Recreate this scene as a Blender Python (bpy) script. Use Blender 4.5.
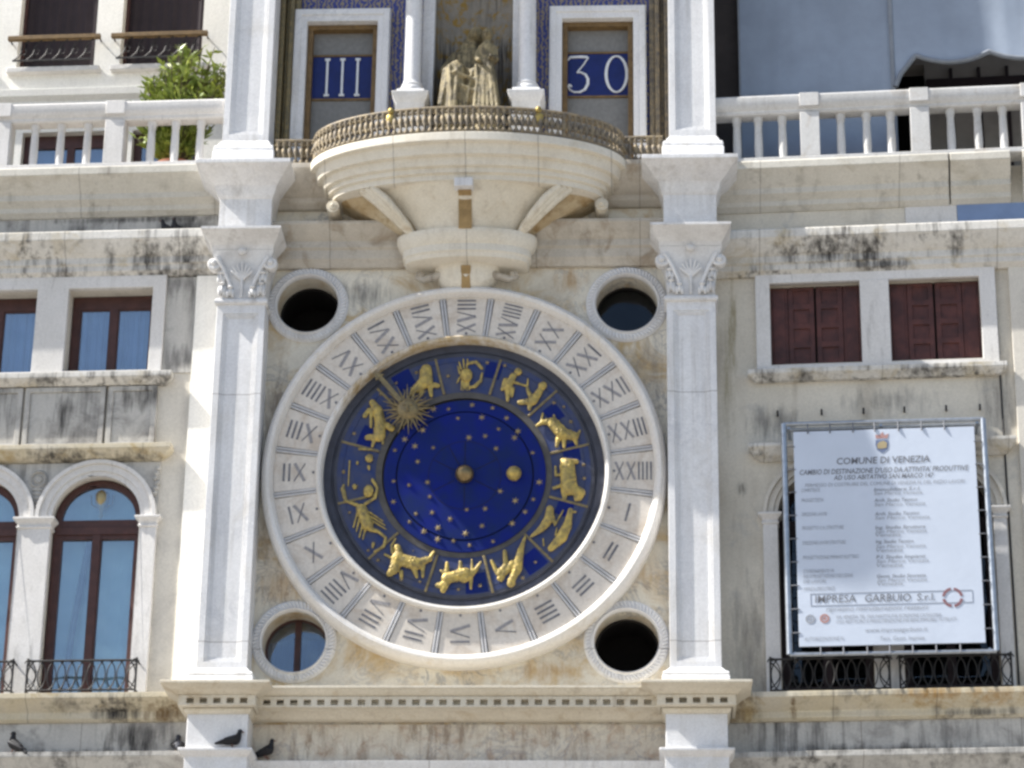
import bpy, bmesh, math, random
from mathutils import Vector, Matrix, noise as mnoise
from mathutils.geometry import tessellate_polygon
R = math.radians
rnd = random.Random(7)
scene = bpy.context.scene
for o in list(bpy.data.objects): bpy.data.objects.remove(o)
COL = scene.collection
GZ = 0.6                                     # level of the piazza paving

# ------------------------------------------------------------------ camera
cam = bpy.data.cameras.new('camera'); camo = bpy.data.objects.new('camera', cam); COL.objects.link(camo)
cam.sensor_fit = 'HORIZONTAL'; cam.sensor_width = 36.0; cam.lens = 36.0 * 2800 / 1024
cam.clip_start = 0.1; cam.clip_end = 3000
def cam_matrix(pos, pitch, yaw, roll):
    f = Vector((math.sin(yaw)*math.cos(pitch), math.cos(yaw)*math.cos(pitch), math.sin(pitch)))
    r = Vector((math.cos(yaw), -math.sin(yaw), 0)); u = r.cross(f)
    r2 = r*math.cos(roll) + u*math.sin(roll); u2 = -r*math.sin(roll) + u*math.cos(roll)
    m = Matrix((r2, u2, -f)).transposed().to_4x4(); m.translation = pos
    return m
camo.matrix_world = cam_matrix(Vector((2.0463, -29.4477, 2.2098)), 0.3935, -0.0514, 0.0135)
scene.camera = camo

# ------------------------------------------------------------------ sky and sun
SUN = Vector((-1.0, -0.17, 1.12)).normalized()      # towards the sun: left of the facade, high, grazing it
elev = math.asin(SUN.z); rot = math.atan2(SUN.x, SUN.y)
world = bpy.data.worlds.new('World'); scene.world = world; world.use_nodes = True
wn = world.node_tree; bg = wn.nodes['Background']
sky = wn.nodes.new('ShaderNodeTexSky'); sky.sky_type = 'NISHITA'; sky.sun_disc = False
sky.sun_elevation = elev; sky.sun_rotation = rot; sky.air_density = 1.0; sky.dust_density = 1.5; sky.ozone_density = 1.0
wn.links.new(sky.outputs[0], bg.inputs[0]); bg.inputs[1].default_value = 0.09
sl = bpy.data.lights.new('sun', 'SUN'); slo = bpy.data.objects.new('sun', sl); COL.objects.link(slo)
sl.energy = 5.0; sl.angle = R(0.6); sl.color = (1.0, 0.965, 0.90)
slo.location = (-30, -20, 60); slo.rotation_euler = SUN.to_track_quat('Z', 'Y').to_euler()
vs = scene.view_settings; vs.view_transform = 'Standard'; vs.look = 'None'; vs.exposure = 1.08; vs.gamma = 1.0; vs.use_curve_mapping = False
scene.render.engine = 'CYCLES'; scene.cycles.filter_width = 2.8

# ------------------------------------------------------------------ materials
def new_mat(name):
    m = bpy.data.materials.new(name); m.use_nodes = True
    return m, m.node_tree, m.node_tree.nodes['Principled BSDF']
def ramp(nt, src, a, b, inv=False):
    n = nt.nodes.new('ShaderNodeMapRange'); n.inputs[1].default_value = a; n.inputs[2].default_value = b
    n.inputs[3].default_value = 1.0 if inv else 0.0; n.inputs[4].default_value = 0.0 if inv else 1.0
    n.clamp = True; nt.links.new(src, n.inputs[0]); return n.outputs[0]
def noise(nt, vec, scale, detail=5, rough=0.6, dist=0.0):
    n = nt.nodes.new('ShaderNodeTexNoise'); n.inputs['Scale'].default_value = scale; n.inputs['Detail'].default_value = detail
    n.inputs['Roughness'].default_value = rough; n.inputs['Distortion'].default_value = dist
    nt.links.new(vec, n.inputs['Vector']); return n.outputs['Fac']
def mapping(nt, vec, sc, loc=(0, 0, 0)):
    n = nt.nodes.new('ShaderNodeMapping'); n.inputs['Scale'].default_value = sc; n.inputs['Location'].default_value = loc
    nt.links.new(vec, n.inputs['Vector']); return n.outputs[0]
def mixc(nt, fac, a, b):
    n = nt.nodes.new('ShaderNodeMix'); n.data_type = 'RGBA'
    if isinstance(fac, float): n.inputs[0].default_value = fac
    else: nt.links.new(fac, n.inputs[0])
    for k, v in ((6, a), (7, b)):
        if isinstance(v, tuple): n.inputs[k].default_value = (*v, 1) if len(v) == 3 else v
        else: nt.links.new(v, n.inputs[k])
    return n.outputs[2]
def mul(nt, a, b):
    n = nt.nodes.new('ShaderNodeMath'); n.operation = 'MULTIPLY'
    for k, v in ((0, a), (1, b)):
        if isinstance(v, (int, float)): n.inputs[k].default_value = v
        else: nt.links.new(v, n.inputs[k])
    return n.outputs[0]
def bump(nt, bsdf, h, strength, dist=0.02):
    n = nt.nodes.new('ShaderNodeBump'); n.inputs['Strength'].default_value = strength; n.inputs['Distance'].default_value = dist
    nt.links.new(h, n.inputs['Height']); nt.links.new(n.outputs[0], bsdf.inputs['Normal'])
def pos(nt): return nt.nodes.new('ShaderNodeNewGeometry').outputs['Position']

def stone(name, base, second, third=None, mott=1.3, third_amt=(0.56, 0.72), dirt=0.3, dirtcol=(0.09, 0.08, 0.07),
          streak=(7, 7, 0.8), dirt_rng=(0.52, 0.72), spots=0.0, rough=0.72, bmp=0.25, joints=None, vein=None, seed=0.0, marks=()):
    m, nt, b = new_mat(name); p = mapping(nt, pos(nt), (1, 1, 1), (seed, seed*0.7, seed*1.3))
    col = mixc(nt, ramp(nt, noise(nt, p, mott, 7, 0.62), 0.36, 0.66), base, second)
    if third: col = mixc(nt, ramp(nt, noise(nt, p, mott*1.9, 6, 0.65, 0.6), *third_amt), col, third)
    if vein:
        v = noise(nt, p, 2.6, 8, 0.7, 1.6)
        n = nt.nodes.new('ShaderNodeMath'); n.operation = 'SUBTRACT'; nt.links.new(v, n.inputs[0]); n.inputs[1].default_value = 0.5
        n2 = nt.nodes.new('ShaderNodeMath'); n2.operation = 'ABSOLUTE'; nt.links.new(n.outputs[0], n2.inputs[0])
        f = mul(nt, ramp(nt, n2.outputs[0], 0.0, 0.035, True), ramp(nt, noise(nt, p, 1.1, 3), 0.45, 0.65))
        col = mixc(nt, mul(nt, f, vein[1]), col, vein[0])
    st = noise(nt, mapping(nt, p, streak), 1.0, 6, 0.65)
    area = ramp(nt, noise(nt, mapping(nt, p, (1.1, 1.1, 0.9), (3.1, 0, 5.2)), 1.0, 3), 0.40, 0.62)
    col = mixc(nt, mul(nt, mul(nt, ramp(nt, st, *dirt_rng), area), dirt), col, dirtcol)
    if spots:
        sp = ramp(nt, noise(nt, mapping(nt, p, (1.7, 1.7, 1.7), (8, 2, 1)), 5.0, 7, 0.75), 0.60, 0.72)
        col = mixc(nt, mul(nt, mul(nt, sp, area), spots), col, dirtcol)
    for mx, mz, rx, rz, amt, mc in marks:                 # single stains and drips where the photograph has them
        vm = nt.nodes.new('ShaderNodeVectorMath'); vm.operation = 'LENGTH'
        nt.links.new(mapping(nt, pos(nt), (1/rx, 0, 1/rz), (-mx/rx, 0, -mz/rz)), vm.inputs[0])
        fall = ramp(nt, vm.outputs['Value'], 0.25, 1.15, True)
        ad0 = nt.nodes.new('ShaderNodeMath'); ad0.operation = 'MULTIPLY_ADD'; nt.links.new(fall, ad0.inputs[0]); ad0.inputs[1].default_value = 0.30
        nt.links.new(noise(nt, mapping(nt, p, (13, 13, 2.0), (mx, 0, mz)), 1.0, 7, 0.68), ad0.inputs[2])
        col = mixc(nt, mul(nt, mul(nt, ramp(nt, ad0.outputs[0], 0.60, 0.90), ramp(nt, fall, 0.0, 0.3)), amt), col, mc)
    if joints:
        br = nt.nodes.new('ShaderNodeTexBrick'); sx = nt.nodes.new('ShaderNodeSeparateXYZ'); cb = nt.nodes.new('ShaderNodeCombineXYZ')
        nt.links.new(p, sx.inputs[0]); nt.links.new(sx.outputs[0], cb.inputs[0]); nt.links.new(sx.outputs[2], cb.inputs[1])
        nt.links.new(cb.outputs[0], br.inputs['Vector']); br.inputs['Scale'].default_value = 1.0
        br.inputs['Brick Width'].default_value = joints[0]; br.inputs['Row Height'].default_value = joints[1]
        br.inputs['Mortar Size'].default_value = 0.006; br.inputs['Mortar Smooth'].default_value = 0.2
        col = mixc(nt, mul(nt, br.outputs['Fac'], 0.55), col, (0.13, 0.11, 0.09))
    fine = noise(nt, p, 42, 4, 0.7)
    grain = mixc(nt, ramp(nt, fine, 0.3, 0.7), (0.86, 0.86, 0.86), (1.06, 1.06, 1.06))
    mm = nt.nodes.new('ShaderNodeMix'); mm.data_type = 'RGBA'; mm.blend_type = 'MULTIPLY'; mm.inputs[0].default_value = 1.0
    nt.links.new(col, mm.inputs[6]); nt.links.new(grain, mm.inputs[7])
    nt.links.new(mm.outputs[2], b.inputs['Base Color']); b.inputs['Roughness'].default_value = rough
    b.inputs['Specular IOR Level'].default_value = 0.3
    ad = nt.nodes.new('ShaderNodeMath'); nt.links.new(fine, ad.inputs[0]); nt.links.new(st, ad.inputs[1])
    bump(nt, b, ad.outputs[0], bmp, 0.012)
    return m
def plain(name, col, rough=0.6, metal=0.0, var=0.25, scale=14.0, spec=0.4, bmp=0.1, col2=None):
    m, nt, b = new_mat(name); p = pos(nt)
    n = noise(nt, p, scale, 5, 0.65)
    c2 = col2 or tuple(c*(1-var) for c in col)
    nt.links.new(mixc(nt, ramp(nt, n, 0.35, 0.65), col, c2), b.inputs['Base Color'])
    b.inputs['Roughness'].default_value = rough; b.inputs['Metallic'].default_value = metal; b.inputs['Specular IOR Level'].default_value = spec
    if bmp: bump(nt, b, n, bmp, 0.01)
    return m
def glass(name, tint, refl):
    m, nt, b = new_mat(name); nt.nodes.remove(b)
    t = nt.nodes.new('ShaderNodeBsdfTransparent'); t.inputs[0].default_value = (*tint, 1)
    g = nt.nodes.new('ShaderNodeBsdfGlossy'); g.inputs['Roughness'].default_value = 0.03; g.inputs['Color'].default_value = (0.9, 0.95, 1, 1)
    n = noise(nt, pos(nt), 1.6, 2); bp = nt.nodes.new('ShaderNodeBump'); bp.inputs['Strength'].default_value = 0.35; bp.inputs['Distance'].default_value = 0.05
    nt.links.new(n, bp.inputs['Height']); nt.links.new(bp.outputs[0], g.inputs['Normal'])
    mx = nt.nodes.new('ShaderNodeMixShader'); mx.inputs[0].default_value = refl
    nt.links.new(t.outputs[0], mx.inputs[1]); nt.links.new(g.outputs[0], mx.inputs[2])
    nt.links.new(mx.outputs[0], nt.nodes['Material Output'].inputs[0]); return m

M = {}
DKS = (0.035, 0.032, 0.030); BRS = (0.16, 0.10, 0.045); GRS = (0.13, 0.125, 0.12); ORS = (0.36, 0.20, 0.05); OLV = (0.26, 0.22, 0.12)
M['white'] = stone('white_marble', (0.77, 0.765, 0.76), (0.70, 0.695, 0.70), (0.66, 0.64, 0.61), 0.9, (0.52, 0.72), dirt=0.50, dirtcol=(0.34, 0.315, 0.28), streak=(11, 11, 0.5), dirt_rng=(0.47, 0.70), rough=0.5, bmp=0.16, joints=(60.0, 2.92), vein=((0.42, 0.43, 0.46), 0.45), seed=0.3)
M['cream'] = stone('cream_stone', (0.70, 0.645, 0.535), (0.63, 0.57, 0.455), (0.53, 0.44, 0.31), 1.6, dirt=0.5, dirtcol=(0.28, 0.21, 0.13), streak=(10, 10, 0.9), rough=0.65, bmp=0.14)
M['marble'] = stone('veined_wall_marble', (0.74, 0.69, 0.58), (0.61, 0.56, 0.46), (0.50, 0.36, 0.18), 0.95, (0.49, 0.65), dirt=0.45, dirtcol=(0.25, 0.17, 0.09),
                    streak=(2.2, 2.2, 1.3), dirt_rng=(0.48, 0.68), vein=((0.19, 0.20, 0.23), 0.75), bmp=0.12, rough=0.55, seed=1.7,
                    marks=[(-2.15, 14.2, .16, .7, .9, BRS), (-2.2, 12.6, .14, .5, .7, BRS), (-2.0, 12.0, .35, .3, .6, ORS), (1.9, 12.2, .35, .35, .5, ORS), (-1.3, 15.6, .5, .25, .8, GRS), (1.2, 15.75, .3, .2, .6, ORS), (2.1, 14.6, .25, .7, .5, GRS), (.9, 11.05, .5, .12, .5, ORS)])
M['cream_dirty'] = stone('grey_brown_streaked_stone', (0.56, 0.51, 0.43), (0.44, 0.40, 0.34), (0.34, 0.28, 0.21), 1.3, (0.5, 0.66), dirt=0.6, dirtcol=(0.17, 0.13, 0.09),
                    streak=(6, 6, 0.8), dirt_rng=(0.48, 0.66), joints=(1.2, 50.0), seed=7.0, bmp=0.14)
M['fascia'] = stone('pale_balcony_stone', (0.74, 0.695, 0.60), (0.68, 0.625, 0.52), (0.60, 0.53, 0.41), 1.2, (0.55, 0.75), dirt=0.35, dirtcol=(0.34, 0.28, 0.2), streak=(9, 9, 0.9), dirt_rng=(0.5, 0.7), joints=(0.83, 50.0), seed=0.4, bmp=0.12)
M['soffit'] = stone('shaded_rusty_soffit_stone', (0.56, 0.48, 0.34), (0.42, 0.31, 0.17), (0.30, 0.20, 0.09), 2.2, (0.52, 0.66), dirt=0.6, dirtcol=(0.16, 0.10, 0.05), streak=(8, 8, 2), seed=13.0)  # brown mixes rust stain with the painted shade of the recess
M['clean_ledge'] = stone('grey_cream_cornice_stone', (0.61, 0.58, 0.515), (0.53, 0.505, 0.44), (0.46, 0.425, 0.35), 1.1, (0.53, 0.70), dirt=0.65, dirtcol=(0.18, 0.16, 0.13), streak=(6, 6, 0.6), dirt_rng=(0.52, 0.7), joints=(1.6, 50.0), seed=15.0)
M['istrian'] = stone('weathered_istrian_stone', (0.67, 0.65, 0.61), (0.56, 0.535, 0.485), (0.48, 0.42, 0.31), 1.5, (0.54, 0.7), dirt=0.95, dirtcol=(0.075, 0.07, 0.064),
                     streak=(13, 13, 1.4), dirt_rng=(0.50, 0.66), spots=0.45, joints=(1.35, 50.0),
                     marks=[(-3.28, 16.1, .28, .30, .95, DKS), (-3.75, 16.05, .30, .26, .95, DKS), (-3.45, 15.88, .9, .10, .9, DKS), (-4.75, 15.92, .16, .16, .9, DKS), (-4.2, 16.05, .10, .24, .7, DKS),
                            (-3.55, 14.54, .45, .10, .9, DKS), (-4.85, 14.54, .25, .10, .8, DKS), (4.15, 16.05, .36, .26, .95, DKS), (4.6, 16.0, .30, .24, .95, DKS), (5.6, 16.02, .12, .26, .9, DKS), (4.75, 15.85, .5, .10, .9, DKS), (3.7, 16.0, .2, .2, .7, DKS),
                            (3.85, 14.5, .2, .09, .9, DKS), (3.45, 14.5, .15, .09, .8, DKS), (5.3, 14.5, .55, .10, .85, DKS)])
M['ledge'] = stone('yellowed_ledge_stone', (0.55, 0.48, 0.34), (0.57, 0.52, 0.42), (0.40, 0.30, 0.15), 1.6, dirt=0.8, dirtcol=(0.07, 0.055, 0.04),
                   streak=(6, 6, 1.0), dirt_rng=(0.52, 0.68), spots=0.6, joints=(1.1, 50.0), seed=2.0,
                   marks=[(-3.75, 10.62, .38, .2, 1.0, DKS), (-3.2, 10.58, .38, .16, .95, BRS), (-4.3, 10.66, .3, .12, .6, DKS), (3.62, 10.60, .045, .22, .95, BRS), (5.1, 10.70, .5, .12, .8, ORS), (5.75, 10.68, .4, .12, .7, ORS), (4.4, 10.72, .8, .05, .7, GRS), (5.6, 10.53, .5, .07, .9, DKS),
                          (-4.6, 13.6, .6, .12, .9, DKS), (-3.8, 13.58, .5, .10, .75, DKS), (3.0, 10.58, .22, .22, .8, BRS)])
M['grey_band'] = stone('sooty_grey_stone', (0.46, 0.445, 0.415), (0.53, 0.51, 0.47), (0.30, 0.285, 0.265), 1.4, (0.50, 0.66), dirt=1.0, dirtcol=(0.07, 0.066, 0.062),
                       streak=(9, 9, 0.7), dirt_rng=(0.46, 0.68), joints=(1.7, 50.0), seed=5.0,
                       marks=[(-3.72, 14.36, .5, .22, .85, DKS), (-4.62, 14.15, .14, .45, .9, DKS), (-3.5, 10.32, .5, .30, 1.0, DKS), (-3.3, 10.4, .35, .25, .9, GRS), (-4.3, 10.14, 1.0, .10, .9, DKS), (-3.3, 16.5, .35, .2, .8, DKS), (-3.9, 16.63, 1.2, .06, .9, DKS), (-4.65, 16.5, .15, .2, .7, DKS), (4.6, 10.14, 1.6, .10, .9, DKS), (-3.3, 14.85, .25, .18, .8, GRS), (-3.35, 15.8, .4, .14, .8, GRS), (5.3, 10.3, .5, .2, .6, GRS)])
M['plaster'] = stone('stained_plaster', (0.68, 0.63, 0.535), (0.57, 0.525, 0.44), (0.47, 0.45, 0.41), 1.0, dirt=0.75, dirtcol=(0.25, 0.20, 0.14),
                     streak=(3.4, 3.4, 0.45), dirt_rng=(0.46, 0.70), spots=0.25, seed=9.0, bmp=0.2,
                     marks=[(3.06, 15.2, .07, .75, .95, OLV), (3.0, 14.6, .12, .9, .6, OLV), (3.5, 14.0, .35, .25, .8, GRS), (4.8, 14.2, .7, .2, .6, GRS), (3.2, 11.4, .3, .9, .6, GRS), (3.12, 13.2, .07, .12, .9, DKS), (6.0, 14.2, .3, .8, .6, GRS)])
M['plaster_l'] = stone('pale_plaster', (0.68, 0.64, 0.56), (0.60, 0.56, 0.49), (0.50, 0.47, 0.42), 1.0, dirt=0.4, dirtcol=(0.26, 0.23, 0.19),
                     streak=(3.4, 3.4, 0.5), dirt_rng=(0.5, 0.75), seed=4.0)
M['surround'] = stone('window_stone', (0.70, 0.68, 0.66), (0.62, 0.60, 0.57), None, 1.4, dirt=0.5, dirtcol=(0.12, 0.11, 0.10), streak=(10, 10, 1.6),
                      dirt_rng=(0.56, 0.7), spots=0.35, seed=6.0)
M['house'] = stone('white_house_wall', (0.82, 0.80, 0.75), (0.79, 0.77, 0.71), None, 1.0, dirt=0.15, seed=3.0)
M['frieze'] = stone('carved_frieze_stone', (0.72, 0.67, 0.57), (0.60, 0.535, 0.44), (0.48, 0.37, 0.28), 2.6, (0.50, 0.66), dirt=0.7, dirtcol=(0.24, 0.17, 0.12),
                    streak=(12, 12, 2.2), dirt_rng=(0.48, 0.62), vein=((0.28, 0.27, 0.29), 0.7), seed=11.0, bmp=0.5)
M['carved'] = stone('carved_white_marble', (0.74, 0.735, 0.73), (0.62, 0.61, 0.60), None, 3.0, dirt=0.7, dirtcol=(0.20, 0.18, 0.16), streak=(9, 9, 3), dirt_rng=(0.5, 0.66), spots=0.5, seed=17.0, bmp=0.3)
M['grey_marble'] = stone('greyish_balustrade_stone', (0.60, 0.595, 0.585), (0.53, 0.52, 0.50), (0.46, 0.42, 0.37), 1.5, (0.55, 0.7), dirt=0.4, dirtcol=(0.22, 0.19, 0.16), seed=21.0)
M['strip_blue'] = plain('blue_sheet_strip', (0.20, 0.28, 0.45), 0.8, var=0.15, scale=3)
M['doorway'] = plain('dark_brown_infill', (0.050, 0.042, 0.040), 0.9, var=0.3, scale=3)
M['niche_stain'] = plain('rust_stained_stone', (0.40, 0.27, 0.12), 0.8, var=0.4, scale=5)
M['plate'] = stone('hour_plate_marble', (0.64, 0.58, 0.505), (0.69, 0.635, 0.565), (0.55, 0.47, 0.385), 1.5, (0.50, 0.66), dirt=0.45, dirtcol=(0.35, 0.31, 0.27), bmp=0.08, rough=0.5)
M['rim'] = stone('dial_rim_marble', (0.73, 0.71, 0.68), (0.67, 0.64, 0.60), (0.58, 0.50, 0.38), 1.3, (0.58, 0.76), dirt=0.3, dirtcol=(0.36, 0.27, 0.15), bmp=0.08, rough=0.5)
M['rim_inner'] = stone('inner_rim_marble', (0.72, 0.70, 0.67), (0.66, 0.63, 0.58), None, 1.1, dirt=0.3, dirtcol=(0.36, 0.27, 0.15), bmp=0.08, rough=0.5, seed=2.2, marks=[(-1.1, 14.45, .7, .6, .9, (0.36, 0.25, 0.10)), (0, 14.9, 1.1, .3, .85, (0.42, 0.31, 0.15)), (-.5, 14.8, .8, .4, .8, (0.38, 0.27, 0.12))])
M['ring_back'] = plain('grey_blue_slate', (0.30, 0.31, 0.35), 0.7, var=0.3)
M['divider'] = plain('divider_stone', (0.56, 0.555, 0.56), 0.6, var=0.15)
M['num_dark'] = plain('numeral_inlay_dark', (0.085, 0.09, 0.115), 0.7, var=0.5, scale=5, col2=(0.22, 0.215, 0.22))
M['num_pale'] = plain('numeral_inlay_worn', (0.34, 0.325, 0.33), 0.7, var=0.35, scale=30)
M['zod'] = plain('weathered_blue_enamel', (0.018, 0.036, 0.135), 0.6, var=0.4, scale=5, col2=(0.052, 0.060, 0.105))
M['zod_grey'] = plain('bare_grey_metal', (0.095, 0.088, 0.082), 0.65, var=0.35, scale=9)
M['zod_dark'] = plain('dark_blue_bronze_ring', (0.058, 0.062, 0.085), 0.6, var=0.35, scale=7)
M['blue'] = plain('ultramarine_enamel', (0.009, 0.018, 0.165), 0.8, var=0.35, scale=4, col2=(0.012, 0.024, 0.105), spec=0.08)
M['black'] = plain('line_black', (0.01, 0.01, 0.012), 0.9, var=0.2)
M['gold'] = plain('gilding', (0.54, 0.395, 0.105), 0.5, metal=0.40, var=0.4, scale=16, col2=(0.22, 0.175, 0.08), bmp=0.3)
M['gold_dull'] = plain('tarnished_gilding', (0.28, 0.215, 0.10), 0.5, metal=0.5, var=0.5, scale=22, col2=(0.16, 0.13, 0.08), bmp=0.15)
M['ball'] = plain('bronze_ball', (0.30, 0.22, 0.11), 0.35, metal=0.8, var=0.4, scale=10)
M['star'] = plain('star_gilding', (0.55, 0.45, 0.26), 0.5, metal=0.3, var=0.3)
M['bronze_rail'] = plain('gilt_bronze_railing', (0.30, 0.235, 0.14), 0.6, metal=0.25, var=0.5, scale=16, col2=(0.12, 0.105, 0.09), bmp=0.15)
M['statue'] = stone('gilded_bronze_statue', (0.38, 0.31, 0.17), (0.23, 0.185, 0.10), (0.12, 0.10, 0.06), 5.0, (0.48, 0.62), dirt=0.9, dirtcol=(0.045, 0.038, 0.026), streak=(26, 26, 2.4), dirt_rng=(0.46, 0.60), rough=0.5, bmp=1.0)
M['wood'] = plain('brown_varnished_wood', (0.075, 0.030, 0.024), 0.5, var=0.35, scale=8)
M['shutter'] = plain('maroon_shutter_paint', (0.098, 0.032, 0.026), 0.6, var=0.45, scale=5, col2=(0.045, 0.016, 0.015), bmp=0.2)
M['oldwood'] = plain('ochre_wood', (0.20, 0.125, 0.05), 0.6, var=0.4, scale=12)
M['canvas'] = plain('grey_panel_cloth', (0.22, 0.22, 0.215), 0.85, var=0.18, scale=20)
M['plate_blue'] = plain('navy_number_plate', (0.006, 0.016, 0.125), 0.45, var=0.25, scale=9)
M['digit'] = plain('white_numeral_paint', (0.72, 0.74, 0.76), 0.6, var=0.1)
M['dark'] = plain('interior_shade_black', (0.012, 0.010, 0.010), 0.9, var=0.3)  # near-black paint stands in for the shade inside rooms and openings
M['blind'] = plain('dark_plum_blind', (0.030, 0.020, 0.024), 0.8, var=0.3, scale=5)
M['curtain'] = plain('blue_curtain', (0.20, 0.27, 0.45), 0.9, var=0.2, scale=4)
M['curtain_sky'] = plain('sky_reflection_curtain', (0.55, 0.70, 0.72), 0.9, var=0.12, scale=2)  # curtain colour stands in for sky reflected in the arched panes
M['curtain_grey'] = plain('grey_curtain_edge', (0.17, 0.19, 0.22), 0.9, var=0.2, scale=4)
M['glass'] = glass('window_glass', (0.80, 0.88, 0.92), 0.19)
M['glass_black'] = glass('unlit_window_glass', (0.3, 0.33, 0.36), 0.035)
M['glass_dark'] = glass('dark_window_glass', (0.5, 0.6, 0.7), 0.16)
M['iron'] = plain('wrought_iron', (0.035, 0.033, 0.033), 0.55, metal=0.3, var=0.4, scale=20)
M['steel'] = plain('galvanised_tube', (0.42, 0.45, 0.49), 0.38, metal=0.75, var=0.25, scale=18)
M['board'] = plain('white_banner_vinyl', (0.54, 0.595, 0.69), 0.5, var=0.06, scale=1.8, bmp=0.5)
M['ink'] = plain('black_print', (0.17, 0.175, 0.195), 0.7, var=0.1)
M['ink_grey'] = plain('grey_print', (0.32, 0.34, 0.38), 0.7, var=0.1)
M['ink_red'] = plain('red_print', (0.42, 0.24, 0.22), 0.7, var=0.1)
M['ink_maroon'] = plain('maroon_print', (0.24, 0.12, 0.13), 0.7, var=0.1)
M['ink_blue'] = plain('blue_print', (0.15, 0.19, 0.30), 0.7, var=0.1)
M['ink_gold'] = plain('gold_print', (0.38, 0.31, 0.18), 0.7, var=0.1)
M['sheet'] = plain('blue_grey_tarpaulin', (0.30, 0.35, 0.43), 0.8, var=0.18, scale=1.3, bmp=0.05)
M['sheet_hem'] = plain('grey_tarpaulin_hem', (0.24, 0.26, 0.29), 0.8, var=0.2, scale=6)
M['terrace'] = plain('grey_brown_panel', (0.32, 0.30, 0.28), 0.8, var=0.25, scale=2)
M['leaf'] = plain('oleander_leaf', (0.33, 0.38, 0.07), 0.45, var=0.5, scale=7, col2=(0.12, 0.18, 0.035))
M['stem'] = plain('green_brown_stem', (0.10, 0.08, 0.04), 0.8)
M['clay'] = plain('terracotta', (0.35, 0.13, 0.07), 0.8)
M['feather'] = plain('slate_feathers', (0.055, 0.060, 0.080), 0.6, var=0.5, scale=18, col2=(0.02, 0.021, 0.028))
M['feather_dark'] = plain('dark_wing_feathers', (0.014, 0.014, 0.018), 0.6, var=0.4, scale=18)
M['beak'] = plain('pigeon_beak_and_feet', (0.20, 0.09, 0.07), 0.6)
M['paving'] = stone('trachyte_paving', (0.28, 0.26, 0.235), (0.24, 0.225, 0.205), None, 0.6, dirt=0.2, bmp=0.1)
M['brass'] = plain('brass_lamp', (0.42, 0.34, 0.18), 0.4, metal=0.6)
# blue and gold mosaic
def mosaic():
    m, nt, b = new_mat('blue_and_gold_mosaic'); p = mapping(nt, pos(nt), (1, 0.2, 1))
    w = nt.nodes.new('ShaderNodeTexWave'); w.bands_direction = 'X'; w.inputs['Scale'].default_value = 5.5; w.inputs['Distortion'].default_value = 7
    w.inputs['Detail'].default_value = 2; w.inputs['Detail Scale'].default_value = 3.2; nt.links.new(p, w.inputs['Vector'])
    f = ramp(nt, w.outputs['Fac'], 0.48, 0.62)
    v = nt.nodes.new('ShaderNodeTexVoronoi'); v.inputs['Scale'].default_value = 60; nt.links.new(p, v.inputs['Vector'])
    blue = mixc(nt, v.outputs['Distance'], (0.02, 0.035, 0.24), (0.05, 0.06, 0.2)); gold = mixc(nt, v.outputs['Distance'], (0.36, 0.29, 0.18), (0.20, 0.16, 0.12))
    nt.links.new(mixc(nt, f, blue, gold), b.inputs['Base Color']); b.inputs['Roughness'].default_value = 0.45
    return m
M['mosaic'] = mosaic()
M['niche'] = stone('tarnished_niche_mosaic', (0.36, 0.32, 0.26), (0.26, 0.245, 0.22), (0.36, 0.23, 0.06), 4.0, (0.5, 0.6), dirt=0.9, dirtcol=(0.05, 0.045, 0.04),
                   streak=(24, 24, 1.4), dirt_rng=(0.46, 0.54), bmp=0.9)

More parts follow.
